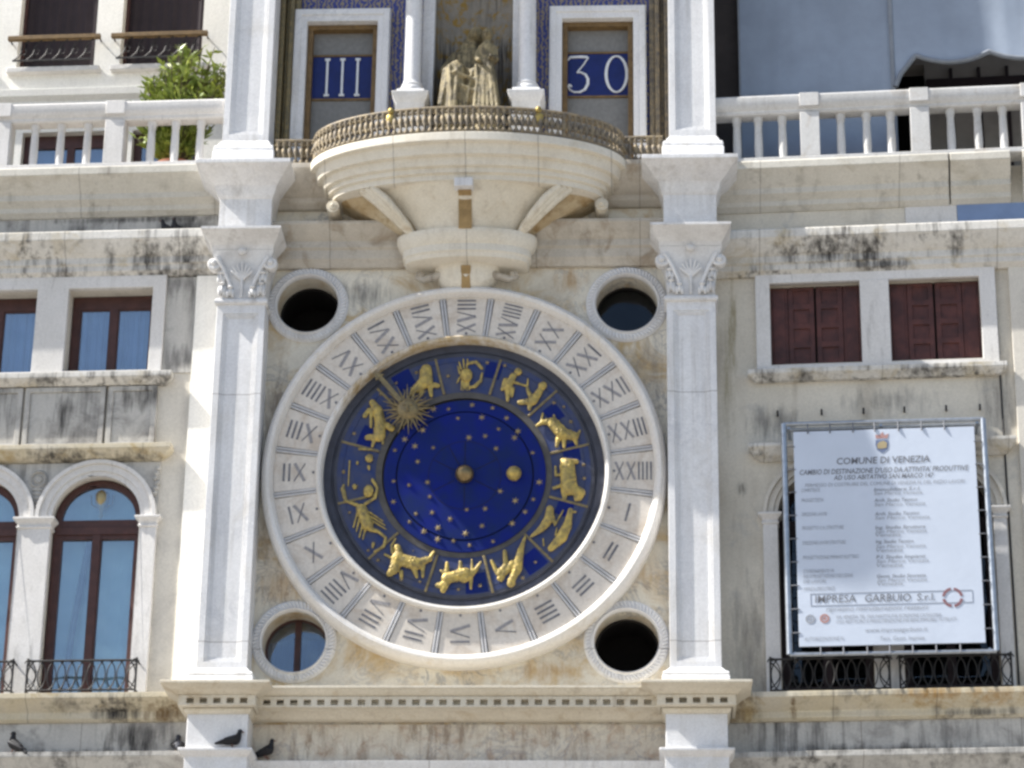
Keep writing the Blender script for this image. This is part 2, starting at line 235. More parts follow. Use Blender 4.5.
# ------------------------------------------------------------------ mesh builder
class MB:
    def __init__(s): s.v = []; s.f = []
    def add(s, vs, fs):
        o = len(s.v); s.v += [tuple(v) for v in vs]; s.f += [tuple(i+o for i in f) for f in fs]; return s
    def box(s, x0, x1, y0, y1, z0, z1):
        return s.loft([(x0, x1, y0, y1, z0), (x0, x1, y0, y1, z1)])
    def loft(s, rs):                                     # stacked rectangles (x0,x1,yfront,yback,z): mouldings with returns
        vs = []; fs = []
        for (x0, x1, y0, y1, z) in rs: vs += [(x0, y0, z), (x1, y0, z), (x1, y1, z), (x0, y1, z)]
        for i in range(len(rs)-1):
            for k in range(4):
                a = i*4+k; b = i*4+(k+1) % 4; fs.append((a, b, b+4, a+4))
        n = (len(rs)-1)*4; fs += [(3, 2, 1, 0), (n, n+1, n+2, n+3)]
        return s.add(vs, fs)
    def prism(s, loops, y0, y1):                         # outline (x,z) with holes, thick from y0 (front) to y1
        pl = [[Vector((x, z, 0)) for x, z in lp] for lp in loops]; tri = tessellate_polygon(pl)
        flat = [p for lp in loops for p in lp]; n = len(flat)
        vs = [(x, y0, z) for x, z in flat] + [(x, y1, z) for x, z in flat]; fs = []
        for t in tri:
            a, b, c = (flat[i] for i in t)
            if (b[0]-a[0])*(c[1]-a[1])-(b[1]-a[1])*(c[0]-a[0]) < 0: t = (t[0], t[2], t[1])
            fs += [(t[0], t[1], t[2]), (t[2]+n, t[1]+n, t[0]+n)]
        o = 0
        for k, lp in enumerate(loops):
            m = len(lp); area = sum(lp[i][0]*lp[(i+1) % m][1]-lp[(i+1) % m][0]*lp[i][1] for i in range(m))
            flip = (area < 0) != (k > 0)
            for i in range(m):
                a, b = o+i, o+(i+1) % m; fs.append((a, a+n, b+n, b) if not flip else (b, b+n, a+n, a))
            o += m
        return s.add(vs, fs)
    def ring(s, cx, cz, prof, n=96, a0=0.0, a1=2*math.pi, close=True):   # profile (r, y) turned round the Y axis
        full = abs(a1-a0-2*math.pi) < 1e-6; m = n if full else n+1; k = len(prof); vs = []; fs = []
        for i in range(m):
            a = a0+(a1-a0)*i/n
            for r, y in prof: vs.append((cx+r*math.cos(a), y, cz+r*math.sin(a)))
        for i in range(n):
            j = (i+1) % m
            for q in range(k if close else k-1):
                w = (q+1) % k; fs.append((i*k+q, i*k+w, j*k+w, j*k+q))
        return s.add(vs, fs)
    def lathe(s, cx, cy, prof, n=20, sx=1.0, sy=1.0, a0=0.0, a1=2*math.pi):           # profile (r, z) turned round a vertical axis
        full = abs(a1-a0-2*math.pi) < 1e-6; m = n if full else n+1; k = len(prof); vs = []; fs = []
        for i in range(m):
            a = a0+(a1-a0)*i/n
            for r, z in prof: vs.append((cx+r*sx*math.cos(a), cy+r*sy*math.sin(a), z))
        for i in range(n):
            j = (i+1) % m
            for q in range(k-1): fs.append((i*k+q, j*k+q, j*k+q+1, i*k+q+1))
        if full and prof[0][0] > 1e-4: fs.append(tuple(i*k for i in reversed(range(m))))
        if full and prof[-1][0] > 1e-4: fs.append(tuple(i*k+k-1 for i in range(m)))
        return s.add(vs, fs)
    def tube(s, pts, r, n=8, closed=False):
        P = [Vector(p) for p in pts]; m = len(P); rr = r if isinstance(r, (list, tuple)) else [r]*m; vs = []; fs = []; up = None
        for i, p in enumerate(P):
            t = (P[(i+1) % m]-P[i-1]) if closed else (P[min(i+1, m-1)]-P[max(i-1, 0)])
            t.normalize()
            if up is None: up = Vector((0, 0, 1)) if abs(t.z) < 0.9 else Vector((1, 0, 0))
            u = t.cross(up)
            if u.length < 1e-5: u = t.orthogonal()
            u.normalize(); w = u.cross(t); up = w
            for k in range(n):
                a = 2*math.pi*k/n; vs.append(p+(u*math.cos(a)+w*math.sin(a))*rr[i])
        for i in range(m if closed else m-1):
            j = (i+1) % m
            for k in range(n): fs.append((i*n+k, i*n+(k+1) % n, j*n+(k+1) % n, j*n+k))
        if not closed: fs += [tuple(reversed(range(n))), tuple((m-1)*n+k for k in range(n))]
        return s.add(vs, fs)
    def ball(s, c, r, n=12, rx=None, ry=None, rz=None):
        rx, ry, rz = rx or r, ry or r, rz or r; vs = []; fs = []; h = n//2
        for i in range(h+1):
            t = math.pi*i/h
            for k in range(n):
                a = 2*math.pi*k/n; vs.append((c[0]+rx*math.sin(t)*math.cos(a), c[1]+ry*math.sin(t)*math.sin(a), c[2]+rz*math.cos(t)))
        for i in range(h):
            for k in range(n): fs.append((i*n+k, (i+1)*n+k, (i+1)*n+(k+1) % n, i*n+(k+1) % n))
        return s.add(vs, fs)
    def capsule(s, a, ra, b, rb, n=10):
        a, b = Vector(a), Vector(b); d = b-a; L = d.length
        if L < 1e-4: return s.ball(a, max(ra, rb), n)
        d.normalize(); u = d.orthogonal().normalized(); w = d.cross(u); vs = []; fs = []; rows = []
        for i in range(5):
            t = math.pi/2*(1-i/4); rows.append((a-d*ra*math.sin(t), ra*math.cos(t)))
        for i in range(5):
            t = math.pi/2*i/4; rows.append((b+d*rb*math.sin(t), rb*math.cos(t)))
        for c, r in rows:
            for k in range(n): vs.append(c+(u*math.cos(2*math.pi*k/n)+w*math.sin(2*math.pi*k/n))*max(r, 1e-4))
        for i in range(len(rows)-1):
            for k in range(n): fs.append((i*n+k, i*n+(k+1) % n, (i+1)*n+(k+1) % n, (i+1)*n+k))
        return s.add(vs, fs)
    def bar(s, p, q, w, y0, y1):                          # flat bar between (x,z) points, width w
        (x0, z0), (x1, z1) = p, q; L = math.hypot(x1-x0, z1-z0); nx, nz = -(z1-z0)/L*w/2, (x1-x0)/L*w/2
        lp = [(x0-nx, z0-nz), (x1-nx, z1-nz), (x1+nx, z1+nz), (x0+nx, z0+nz)]
        return s.prism([lp], y0, y1)

BASE = {}
class Frame:
    def __init__(s, x, y, phi): s.m = Matrix.Translation((x, y, 0)) @ Matrix.Rotation(phi, 4, 'Z')
TOWER = Frame(0, 0, 0); LEFT = Frame(-2.85, 0.1, R(-2)); RIGHT = Frame(2.85, 0.1, R(-4))
def tag(o, label, cat, group=None, kind=None):
    o['label'] = label; o['category'] = cat
    if group: o['group'] = group
    if kind: o['kind'] = kind
    return o
def thing(name, label, cat, frame, base, group=None):      # Empty at the base of the thing; parts are modelled in the frame's own axes
    o = bpy.data.objects.new(name, None); COL.objects.link(o); o.empty_display_size = 0.2
    o.matrix_world = frame.m @ Matrix.Translation(base); BASE[o.name] = Vector(base)
    return tag(o, label, cat, group)
def root_base(o):
    while o.name not in BASE: o = o.parent
    return BASE[o.name]
def part(name, mb, mat, parent, smooth=35, bevel=0.0, label=None, remesh=0.0):
    b = root_base(parent); me = bpy.data.meshes.new(name)
    me.from_pydata([(v[0]-b[0], v[1]-b[1], v[2]-b[2]) for v in mb.v], [], mb.f); me.validate()
    bm = bmesh.new(); bm.from_mesh(me)
    if smooth or bevel: bmesh.ops.remove_doubles(bm, verts=bm.verts, dist=1e-5)
    bmesh.ops.recalc_face_normals(bm, faces=bm.faces); bm.to_mesh(me); bm.free()
    me.materials.append(mat); o = bpy.data.objects.new(name, me); COL.objects.link(o); o.parent = parent
    if remesh:
        r = o.modifiers.new('remesh', 'REMESH'); r.mode = 'VOXEL'; r.voxel_size = remesh; r.use_smooth_shade = True
        q = o.modifiers.new('smooth', 'SMOOTH'); q.iterations = 1; q.factor = 0.5
    elif smooth:
        me.polygons.foreach_set('use_smooth', [True]*len(me.polygons)); me.set_sharp_from_angle(angle=R(smooth))
    if bevel:
        w = o.modifiers.new('bevel', 'BEVEL'); w.width = bevel; w.segments = 2; w.limit_method = 'ANGLE'; w.angle_limit = R(40)
    if label: o['label'] = label
    return o
def again(o, parent, loc=(0, 0, 0), rot=None):           # another copy of a part and of its sub-parts, mesh shared
    c = o.copy(); COL.objects.link(c); c.parent = parent; c.location = loc
    if rot: c.rotation_euler = rot
    for ch in list(o.children):
        d = ch.copy(); COL.objects.link(d); d.parent = c
    return c
def circle(cx, cz, r, n=48, a0=0.0, a1=2*math.pi):
    full = abs(a1-a0-2*math.pi) < 1e-6
    return [(cx+r*math.cos(a0+(a1-a0)*i/n), cz+r*math.sin(a0+(a1-a0)*i/n)) for i in range(n if full else n+1)]
def rect(x0, x1, z0, z1): return [(x0, z0), (x1, z0), (x1, z1), (x0, z1)]
def arch(x0, x1, z0, zs, rise=None, n=24):
    c = (x0+x1)/2; r = (x1-x0)/2; k = (rise or r)/r
    return [(x0, z0), (x1, z0)] + [(c+r*math.cos(math.pi*i/n), zs+k*r*math.sin(math.pi*i/n)) for i in range(n+1)]
def text_mb(s, x, z, width, height, y, align='L', shear=0.0, bold=0.0):       # lettering fitted to a width and a height
    c = bpy.data.curves.new('lettering', 'FONT'); c.body = s; c.size = 1.0; c.extrude = 0.0; c.shear = shear; c.offset = bold; c.resolution_u = 2
    o = bpy.data.objects.new('lettering', c); COL.objects.link(o)
    dg = bpy.context.evaluated_depsgraph_get(); me = bpy.data.meshes.new_from_object(o.evaluated_get(dg))
    vs = [tuple(v.co) for v in me.vertices]; fs = [tuple(p.vertices) for p in me.polygons]
    bpy.data.objects.remove(o); bpy.data.meshes.remove(me); bpy.data.curves.remove(c)
    x0 = min(v[0] for v in vs); x1 = max(v[0] for v in vs); sx = width/(x1-x0); sz = height/0.7
    off = x if align == 'L' else x-width/2
    mb = MB(); mb.add([(off+(v[0]-x0)*sx, y, z+v[1]*sz) for v in vs], fs); return mb

# ------------------------------------------------------------------ ground
def structure(name, mb, mat):
    me = bpy.data.meshes.new(name); me.from_pydata(mb.v, [], mb.f); me.materials.append(mat)
    o = bpy.data.objects.new(name, me); COL.objects.link(o); o['kind'] = 'structure'; return o
g = MB(); g.add([(-900, -900, GZ), (900, -900, GZ), (900, 900, GZ), (-900, 900, GZ)], [(0, 1, 2, 3)])
structure('ground', g, M['paving'])

# ------------------------------------------------------------------ clock tower
tower = thing('clock_tower', 'white marble clock tower with pilasters, four round windows and a rounded balcony', 'tower', TOWER, (0, 0, GZ))
OC = [(-1.846, 15.45), (1.843, 15.43), (-1.835, 11.385), (1.828, 11.38)]
w = MB(); w.prism([rect(-2.85, 2.85, 7.6, 16.95)] + [circle(x, z, 0.36, 64) for x, z in OC], 0.0, 0.42)
w.prism([[(-2.85, GZ), (-1.7, GZ), (-1.7, 4.6)] + [(1.7*math.cos(math.pi*(1-i/24)), 4.6+1.7*math.sin(math.pi*(1-i/24))) for i in range(1, 24)] + [(1.7, 4.6), (1.7, GZ), (2.85, GZ), (2.85, 7.6), (-2.85, 7.6)]], 0.0, 0.42)
part('wall', w, M['marble'], tower)
w = MB(); w.box(-2.84, 2.84, 0.95, 5.0, GZ, 22.0); part('rear_wall', w, M['dark'], tower)
w = MB(); w.loft([(-2.95, 2.95, -.45, 5, 21.65), (-3.15, 3.15, -.7, 5.1, 22.1), (-3.15, 3.15, -.7, 5.1, 22.25), (-2.85, 2.85, -.1, 5, 22.3), (-2.85, 2.85, -.1, 5, 29.0)]); part('upper_storey', w, M['cream'], tower)
w = MB()
for x0, x1 in ((-2.84, -2.6), (2.6, 2.84)): w.box(x0, x1, 0.42, 0.95, GZ, 22.0)
w.box(-2.6, 2.6, 0.42, 0.95, 16.6, 17.05)
part('side_wall', w, M['plaster'], tower)

def dentils(mb, x0, x1, yf, yb, z0, z1, n, duty=0.56):
    st = (x1-x0)/n
    for i in range(n): mb.box(x0+st*(i+(1-duty)/2), x0+st*(i+(1+duty)/2), yf, yb, z0, z1)
    return mb
def stack(c, rows, yb=0.1):
    return [(c-hw, c+hw, yf, yb, z) for hw, yf, z in rows]

# lower entablature across the front
XE = 2.32
e = MB(); e.loft([(-XE, XE, yf, 0.05, z) for yf, z in ((-.10, 10.47), (-.14, 10.49), (-.20, 10.53), (-.27, 10.53), (-.27, 10.535), (-.30, 10.535), (-.31, 10.655), (-.40, 10.665), (-.45, 10.70), (-.46, 10.715), (-.49, 10.72), (-.49, 10.745))])
e.prism([rect(-XE, XE, 10.537, 10.655)]+[rect(-2.2+.1467*i-.040, -2.2+.1467*i+.040, 10.558, 10.622) for i in range(31)], -.385, -.31)
part('cornice', e, M['cream'], tower, bevel=0.006)
e = MB(); e.loft([(-XE, XE, -.03, 0.05, 10.02), (-XE, XE, -.03, 0.05, 10.44)])
for i in range(90):                                      # worn, shallow carving of the frieze
    x = rnd.uniform(-2.15, 2.15); z = rnd.uniform(10.08, 10.40); a = rnd.uniform(.6, 2.5); L = rnd.uniform(.03, .09)
    n0 = len(e.v); e.capsule((x, 0, z), .014, (x+L*math.cos(a), 0, z+L*math.sin(a)), .010, 6); e.v[n0:] = [(q[0], q[1]*.6-.030, q[2]) for q in e.v[n0:]]
part('frieze', e, M['frieze'], tower)
e = MB(); e.loft([(-XE, XE, yf, 0.05, z) for yf, z in ((-.05, 8.6), (-.06, 9.9), (-.10, 9.94), (-.12, 10.0), (-.13, 10.015))])
part('architrave', e, M['white'], tower, bevel=0.006)
# cornice under the balcony and upper ledge
e = MB(); e.loft([(-XE, XE, yf, 0.05, z) for yf, z in ((-.06, 15.90), (-.10, 15.97), (-.12, 15.99), (-.12, 16.10), (-.15, 16.12), (-.15, 16.20), (-.20, 16.24), (-.27, 16.34), (-.29, 16.36), (-.29, 16.40))])
part('cornice', e, M['cream_dirty'], tower, bevel=0.006)
e = MB(); e.loft([(-XE, XE, yf, 0.35, z) for yf, z in ((-.05, 16.66), (-.10, 16.70), (-.12, 16.72), (-.12, 16.78), (-.20, 16.82), (-.30, 16.93), (-.38, 17.02), (-.40, 17.04), (-.40, 17.10))])
part('upper_cornice', e, M['cream_dirty'], tower, bevel=0.006)

def panelled_shaft(c, hw, z0, z1, yf, ph, pz0, pz1):
    m = MB(); m.prism([rect(c-hw, c+hw, z0, z1), rect(c-ph, c+ph, pz0, pz1)], yf, yf+.034)
    m.prism([rect(c-ph, c+ph, pz0, pz1), rect(c-ph+.025, c+ph-.025, pz0+.025, pz1-.025)], yf+.012, yf+.034)
    m.prism([rect(c-ph+.025, c+ph-.025, pz0+.025, pz1-.025), rect(c-ph+.045, c+ph-.045, pz0+.045, pz1-.045)], yf+.023, yf+.034)
    m.box(c-hw, c+hw, yf+.034, 0.1, z0, z1)
    return m
def capital(c):
    m = MB(); m.loft(stack(c, ((.292, -.375, 15.31), (.305, -.39, 15.325), (.305, -.39, 15.36), (.292, -.375, 15.375))))
    m.loft(stack(c, ((.275, -.355, 15.37), (.275, -.36, 15.5), (.285, -.37, 15.65), (.305, -.39, 15.78), (.34, -.43, 15.90), (.36, -.455, 15.955))))
    m.loft(stack(c, ((.34, -.44, 15.955), (.355, -.455, 15.97), (.355, -.46, 16.00), (.37, -.48, 16.02), (.41, -.56, 16.07), (.455, -.67, 16.12), (.46, -.68, 16.125), (.46, -.68, 16.155))))
    for s in (-1, 1):                                     # corner volutes: spiral scrolls with a stalk
        cx, cz = c+s*.33, 15.80
        pts = [(cx+s*.085*(1-t*.8)*math.cos(-4.2+t*9.5)*1.0, -.425-.01*t, cz+.085*(1-t*.8)*math.sin(-4.2+t*9.5)) for t in [i/22 for i in range(23)]]
        m.tube(pts, [.025-.012*i/22 for i in range(23)], 8); m.ball((cx, -.45, cz), .035, 10)
        m.ball((cx, -.36, cz), .08, 12, .075, .1, .085)
        m.tube([(c+s*.10, -.385, 15.42), (c+s*.15, -.40, 15.58), (c+s*.22, -.425, 15.74), (c+s*.30, -.45, 15.87)], [.016, .022, .026, .024], 8)
        for q, (dx, zz, h) in enumerate(((.225, 15.44, .13), (.13, 15.42, .10), (.24, 15.60, .10))):          # acanthus leaves
            for k in (-1, 0, 1): m.ball((c+s*dx+k*.030, -.385-.008*(k == 0), zz+h*.4-abs(k)*.025), .03, 8, .022, .028, h*.55)
            m.ball((c+s*dx, -.41, zz+h*.85), .022, 8, .035, .03, .018)
    for k in range(-3, 4):                                # central palmette
        a = math.pi/2+k*.30; L = .20-.018*abs(k)
        m.capsule((c, -.39, 15.60), .016, (c+L*math.cos(a), -.435, 15.60+L*math.sin(a)), .013, 6)
    m.capsule((c, -.385, 15.40), .014, (c, -.395, 15.62), .018, 8)
    m.ball((c, -.47, 15.93), .05, 10, .055, .04, .045)
    return m
for c in (-2.57, 2.575):
    p = MB(); p.loft(stack(c, ((.34, -.42, 8.2), (.34, -.42, 9.98), (.37, -.46, 10.0), (.40, -.50, 10.03), (.40, -.50, 10.06), (.33, -.42, 10.065), (.33, -.42, 10.45))))
    part('pedestal', p, M['white'], tower, bevel=0.006)
    p = MB(); p.loft(stack(c, ((.335, -.425, 10.45), (.365, -.455, 10.475), (.365, -.46, 10.505), (.375, -.44, 10.51), (.385, -.44, 10.625), (.44, -.58, 10.632), (.49, -.64, 10.665), (.57, -.73, 10.70), (.59, -.75, 10.705), (.59, -.75, 10.735))))
    p.prism([rect(c-.42, c+.42, 10.512, 10.628)]+[rect(c+.145*i-.040, c+.145*i+.040, 10.535, 10.598) for i in range(-2, 3)], -.55, -.46)
    p.box(c-.42, c-.385, -.46, .0, 10.512, 10.628); p.box(c+.385, c+.42, -.46, .0, 10.512, 10.628)
    part('entablature_block', p, M['cream'], tower, bevel=0.005)
    sh = part('pilaster', panelled_shaft(c, .278, 10.98, 15.32, -.35, .20, 11.06, 15.20), M['white'], tower, bevel=0.004)
    p = MB(); p.loft(stack(c, ((.365, -.455, 10.73), (.365, -.455, 10.86), (.355, -.445, 10.875), (.358, -.45, 10.895), (.35, -.44, 10.92), (.315, -.40, 10.935), (.315, -.395, 10.95), (.30, -.375, 10.962), (.28, -.352, 10.985))))
    part('pilaster_base', p, M['white'], sh, bevel=0.006)
    part('capital', capital(c), M['carved'], sh, smooth=50)
    p = MB(); p.loft(stack(c, ((.305, -.41, 16.155), (.305, -.41, 16.63), (.315, -.43, 16.64), (.33, -.45, 16.67), (.345, -.47, 16.70), (.36, -.49, 16.76), (.37, -.50, 16.77), (.45, -.63, 16.83), (.46, -.65, 16.84), (.53, -.76, 16.90), (.55, -.79, 16.915), (.55, -.79, 16.965)), 0.35))
    part('entablature_block', p, M['white'], tower, bevel=0.005)
    d = c + (-.06 if c < 0 else .045)
    up = part('pilaster', panelled_shaft(d, .272, 17.43, 21.2, -.33, .195, 17.52, 21.0), M['white'], tower, bevel=0.004)
    p = MB(); p.loft(stack(d, ((.36, -.44, 16.97), (.36, -.44, 17.24), (.35, -.43, 17.255), (.353, -.435, 17.29), (.34, -.415, 17.33), (.31, -.38, 17.345), (.31, -.375, 17.37), (.275, -.335, 17.43)), .35))
    part('pilaster_base', p, M['white'], up, bevel=0.006)

# round windows with carved rope rims
for i, (x, z) in enumerate(OC):
    n = 64; r = MB(); r.ring(x, z, [(.355, .02), (.355, -.055), (.37, -.075), (.385, -.05), (.40, -.035), (.455, -.035), (.47, -.02), (.475, .02)], 72)
    for k in range(n):
        a = 2*math.pi*k/n; b = a+.05
        r.capsule((x+.400*math.cos(a), -.042, z+.400*math.sin(a)), .016, (x+.442*math.cos(b), -.042, z+.442*math.sin(b)), .016, 6)
    o = part('round_window', r, M['white'], tower, smooth=50)
    t_ = MB(); t_.ring(x, z, [(.362, .40), (.362, .93), (.40, .93), (.40, .40)], 48); part('reveal', t_, M['dark'], o)
    if i in (1, 2):
        gl = MB(); gl.prism([circle(x, z, .359, 40)], .34, .345); part('pane', gl, M['glass_dark'] if i == 2 else M['glass_black'], o)
    f = MB(); f.ring(x, z, [(.335, .31), (.335, .37), (.36, .37), (.36, .31)], 48)
    if i == 2: f.box(x-.035, x+.035, .31, .37, z-.34, z+.34)
    part('window_frame', f, M['wood'] if i == 2 else M['dark'], o)
    if i in (1, 2):
        cu = MB(); vs = []; fs = []; N = 40; yy0 = .44 if i == 2 else .40
        for k in range(N+1):
            xx = x-.35+.70*k/N; yy = yy0+.012*math.sin(k*1.7)
            top = z+.10+.07*math.cos((xx-x)*4) if i == 2 else z-.17-1.0*(xx-x)**2
            vs += [(xx, yy, z-.42), (xx, yy, top)]
        for k in range(N): fs.append((2*k, 2*k+2, 2*k+3, 2*k+1))
        cu.add(vs, fs); cu.add([(a, b+.01, c) for a, b, c in vs], [tuple(reversed(q)) for q in fs]); part('curtain', cu, M['curtain'], o)  # in the upper right window this blue sheet imitates sky reflected in glass

# upper storey: mosaic wall, niche, hour windows
YU = 0.30; HW = [(-1.60, 'L'), (1.50, 'R')]
w = MB()
for s, c in ((-1, -1.60), (1, 1.50)):
    a, b = sorted((s*.62, s*2.12)); w.prism([rect(a, b, 17.1, 21.6), rect(c-.50, c+.50, 17.12, 19.44)], YU, YU+.3)
part('mosaic_wall', w, M['mosaic'], tower)
for s in (-1, 1):
    m = MB()
    for k, (a, b, y) in enumerate(((2.12, 2.19, .22), (2.19, 2.25, .16), (2.25, 2.30, .24), (2.30, 2.36, .14), (2.36, 2.42, .02))):
        x0, x1 = sorted((s*a, s*b)); m.box(x0, x1, y, YU+.3, 17.1, 21.6)
    part('gilt_moulding', m, M['gold_dull'] if s < 0 else M['bronze_rail'], tower, bevel=0.012)
    x0, x1 = sorted((s*.475, s*.62)); m = MB(); m.box(x0, x1, .16, YU+.3, 17.1, 21.6); part('niche_pier', m, M['white'], tower, bevel=0.01)
nb = MB(); N = 24; vs = []; fs = []
for i in range(N+1):
    a = math.pi*i/N; x, y = -.475*math.cos(a), .60-.26+.34*math.sin(a)+.0
    vs += [(x, y, 17.1), (x, y, 21.6)]
for i in range(N): fs.append((2*i, 2*i+2, 2*i+3, 2*i+1))
nb.add(vs, fs); nb.add([(x, y+.06, z) for x, y, z in vs], [tuple(reversed(f)) for f in fs])
part('niche', nb, M['niche'], tower, smooth=60)

def digit_mesh(kind, cx, cz):
    m = MB(); y0, y1 = .352, .372; h = .245
    if kind == 'I':
        m.box(cx-.013, cx+.013, y0, y1, cz-h, cz+h)
        for s in (-1, 1): m.box(cx-.032, cx+.032, y0+.002, y1, cz+s*h-.014, cz+s*h+.014)
        return m
    if kind == '0': P = [(.125*math.cos(t), h*math.sin(t)) for t in [2*math.pi*i/40 for i in range(40)]]; W = [.013+.022*abs(math.cos(2*math.pi*i/40)) for i in range(40)]; closed = True
    else:
        P = [(-.125, .20), (-.10, .238), (.02, .243), (.10, .238), (.115, .225), (.06, .13), (0, .05), (-.012, .03), (.03, .03), (.085, 0), (.115, -.06), (.115, -.13), (.08, -.205), (.02, -.24), (-.05, -.24), (-.10, -.21), (-.122, -.165), (-.105, -.14), (-.085, -.16)]
        W = [.012, .02, .028, .028, .014, .014, .014, .014, .014, .022, .032, .034, .028, .018, .014, .014, .02, .026, .016]; closed = False
    n = len(P)
    for i in range(n if closed else n-1):
        (xa, za), (xb, zb) = P[i], P[(i+1) % n]; wd = (W[i]+W[(i+1) % n])/2
        dx, dz = xb-xa, zb-za; L = math.hypot(dx, dz); dx, dz = dx/L*.006, dz/L*.006
        m.bar((cx+xa-dx, cz+za-dz), (cx+xb+dx, cz+zb+dz), wd, y0+.0004*(i % 2), y1)
    return m
for c, side in HW:
    f = MB(); f.prism([rect(c-.585, c+.585, 17.1, 19.49), rect(c-.43, c+.43, 17.14, 19.32)], .17, .36)
    f.prism([rect(c-.575, c+.575, 17.1, 19.48), rect(c-.50, c+.50, 17.14, 19.40)], .15, .18)
    o = part('hour_window', f, M['white'], tower, bevel=0.006)
    f = MB(); f.prism([rect(c-.428, c+.428, 17.142, 19.318), rect(c-.365, c+.365, 17.2, 19.26)], .27, .40); part('wooden_surround', f, M['oldwood'], o, bevel=0.006)
    f = MB(); f.box(c-.37, c+.37, .385, .42, 17.2, 19.27); part('grey_panel', f, M['canvas'], o)
    f = MB(); f.box(c-.364, c+.364, .372, .384, 18.36, 18.93); part('number_plate', f, M['plate_blue'], o)
    for z in (18.345, 18.945): part('plate_moulding', MB().box(c-.364, c+.364, .362, .40, z-.012, z+.012), M['oldwood'], o)
    if side == 'L':
        for x in (-.185, .0, .185): part('numeral', digit_mesh('I', c+x, 18.645), M['digit'], o)
    else:
        part('numeral', digit_mesh('3', c-.235, 18.645), M['digit'], o); part('numeral', digit_mesh('0', c+.225, 18.645), M['digit'], o)
for cx in (-.715, .66):
    p = MB(); p.loft([(cx-h, cx+h, y, .28, z) for h, y, z in ((.17, -.17, 17.1), (.17, -.17, 18.0), (.18, -.18, 18.02), (.215, -.215, 18.10), (.22, -.22, 18.14), (.17, -.17, 18.15), (.16, -.16, 18.20))])
    col = MB(); col.lathe(cx, 0, [(.15, 18.20), (.155, 18.235), (.145, 18.26), (.125, 18.275), (.135, 18.30), (.115, 18.33), (.108, 18.36), (.104, 19.2), (.095, 20.6), (.12, 20.65), (.12, 21.2)], 28)
    o = part('column', col, M['white'], tower, smooth=40); part('column_pedestal', p, M['white'], o, bevel=0.006)

# rounded balcony
def half_ellipse_body(mb, rows, n=64):
    vs = []; fs = []
    for a, b, y0, z in rows:
        for i in range(n+1):
            t = math.pi*i/n; vs.append((-a*math.cos(t), y0-b*math.sin(t), z))
        vs += [(a, .02, z), (-a, .02, z)]
    k = n+3
    for i in range(len(rows)-1):
        for j in range(k): fs.append((i*k+j, i*k+(j+1) % k, (i+1)*k+(j+1) % k, (i+1)*k+j))
    fs += [tuple(reversed(range(k))), tuple(range((len(rows)-1)*k, len(rows)*k))]
    return mb.add(vs, fs)
bal = MB(); half_ellipse_body(bal, [(a, b, -.28, z) for a, b, z in ((1.55, .55, 16.63), (1.575, .575, 16.632), (1.58, .58, 16.70), (1.625, .625, 16.705), (1.63, .63, 16.765), (1.675, .675, 16.77), (1.69, .69, 16.80), (1.70, .70, 16.865), (1.755, .765, 16.872), (1.775, .785, 16.93), (1.79, .80, 16.985), (1.845, .865, 16.992), (1.85, .87, 17.0), (1.85, .87, 17.09), (1.84, .86, 17.10), (1.80, .82, 17.105))])
balc = part('balcony', bal, M['fascia'], tower, smooth=25)
def sweep(a0, a1, b0, b1, z0, z1, e=1.2, y0=-.26, n=14):
    rows = []
    for i in range(n+1):
        t = i/n; k = (1-t)**e; rows.append((a1+(a0-a1)*k, b1+(b0-b1)*k, y0, z0+(z1-z0)*t))
    return list(reversed(rows))
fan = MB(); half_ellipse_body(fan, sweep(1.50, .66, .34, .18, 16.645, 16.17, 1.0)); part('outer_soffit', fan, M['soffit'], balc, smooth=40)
cone = MB(); half_ellipse_body(cone, sweep(1.16, .60, .60, .29, 16.645, 16.16, 1.35)); part('corbel', cone, M['cream'], balc, smooth=40)
br = MB(); half_ellipse_body(br, [(a, b, -.22, z) for a, b, z in ((.66, .20, 15.84), (.70, .24, 15.85), (.72, .26, 15.90), (.74, .28, 15.915), (.74, .28, 16.00), (.77, .31, 16.03), (.80, .34, 16.10), (.81, .35, 16.12), (.81, .35, 16.17), (.78, .32, 16.18))]); part('bracket', br, M['fascia'], balc, smooth=30)
k = MB(); k.loft([(-.075, .075, y, -.2, z) for y, z in ((-.59, 16.15), (-.63, 16.30), (-.72, 16.48), (-.87, 16.57))]); part('keystone', k, M['niche_stain'], balc, smooth=30)
k = MB(); k.box(-.115, .10, -.905, -.6, 16.53, 16.637); part('keystone_cap', k, M['white'], balc, bevel=0.006)
for s in (-1, 1):                                         # side ribs and the scroll at the outer end of the soffit
    m = MB()
    for q in range(3):
        d = q*.06; m.tube([(s*(1.20-d), -.58-.6*d, 16.64), (s*(1.04-d), -.58-.5*d, 16.50), (s*(.88-d*.8), -.52-.4*d, 16.36), (s*(.74-d*.6), -.44-.3*d, 16.24), (s*(.66-d*.4), -.40, 16.17)], [.05, .048, .042, .036, .028], 10)
    part('rib', m, M['cream'], balc, smooth=60)
    m = MB(); m.tube([(s*1.56, -.05, 16.54), (s*1.56, -.38, 16.54)], .075, 20); m.tube([(s*1.56, -.36, 16.54), (s*1.56, -.41, 16.54)], .045, 16); m.ball((s*1.56, -.41, 16.54), .026)
    part('scroll', m, M['cream'], balc, smooth=40)
    m = MB(); m.tube([(s*.20, -.16, 15.80), (s*.34, -.16, 15.74), (s*.50, -.14, 15.70), (s*.58, -.12, 15.74), (s*.56, -.12, 15.80)], [.05, .05, .04, .032, .022], 10); m.ball((s*.53, -.14, 15.76), .04)
    part('volute', m, M['cream_dirty'], balc, smooth=50)
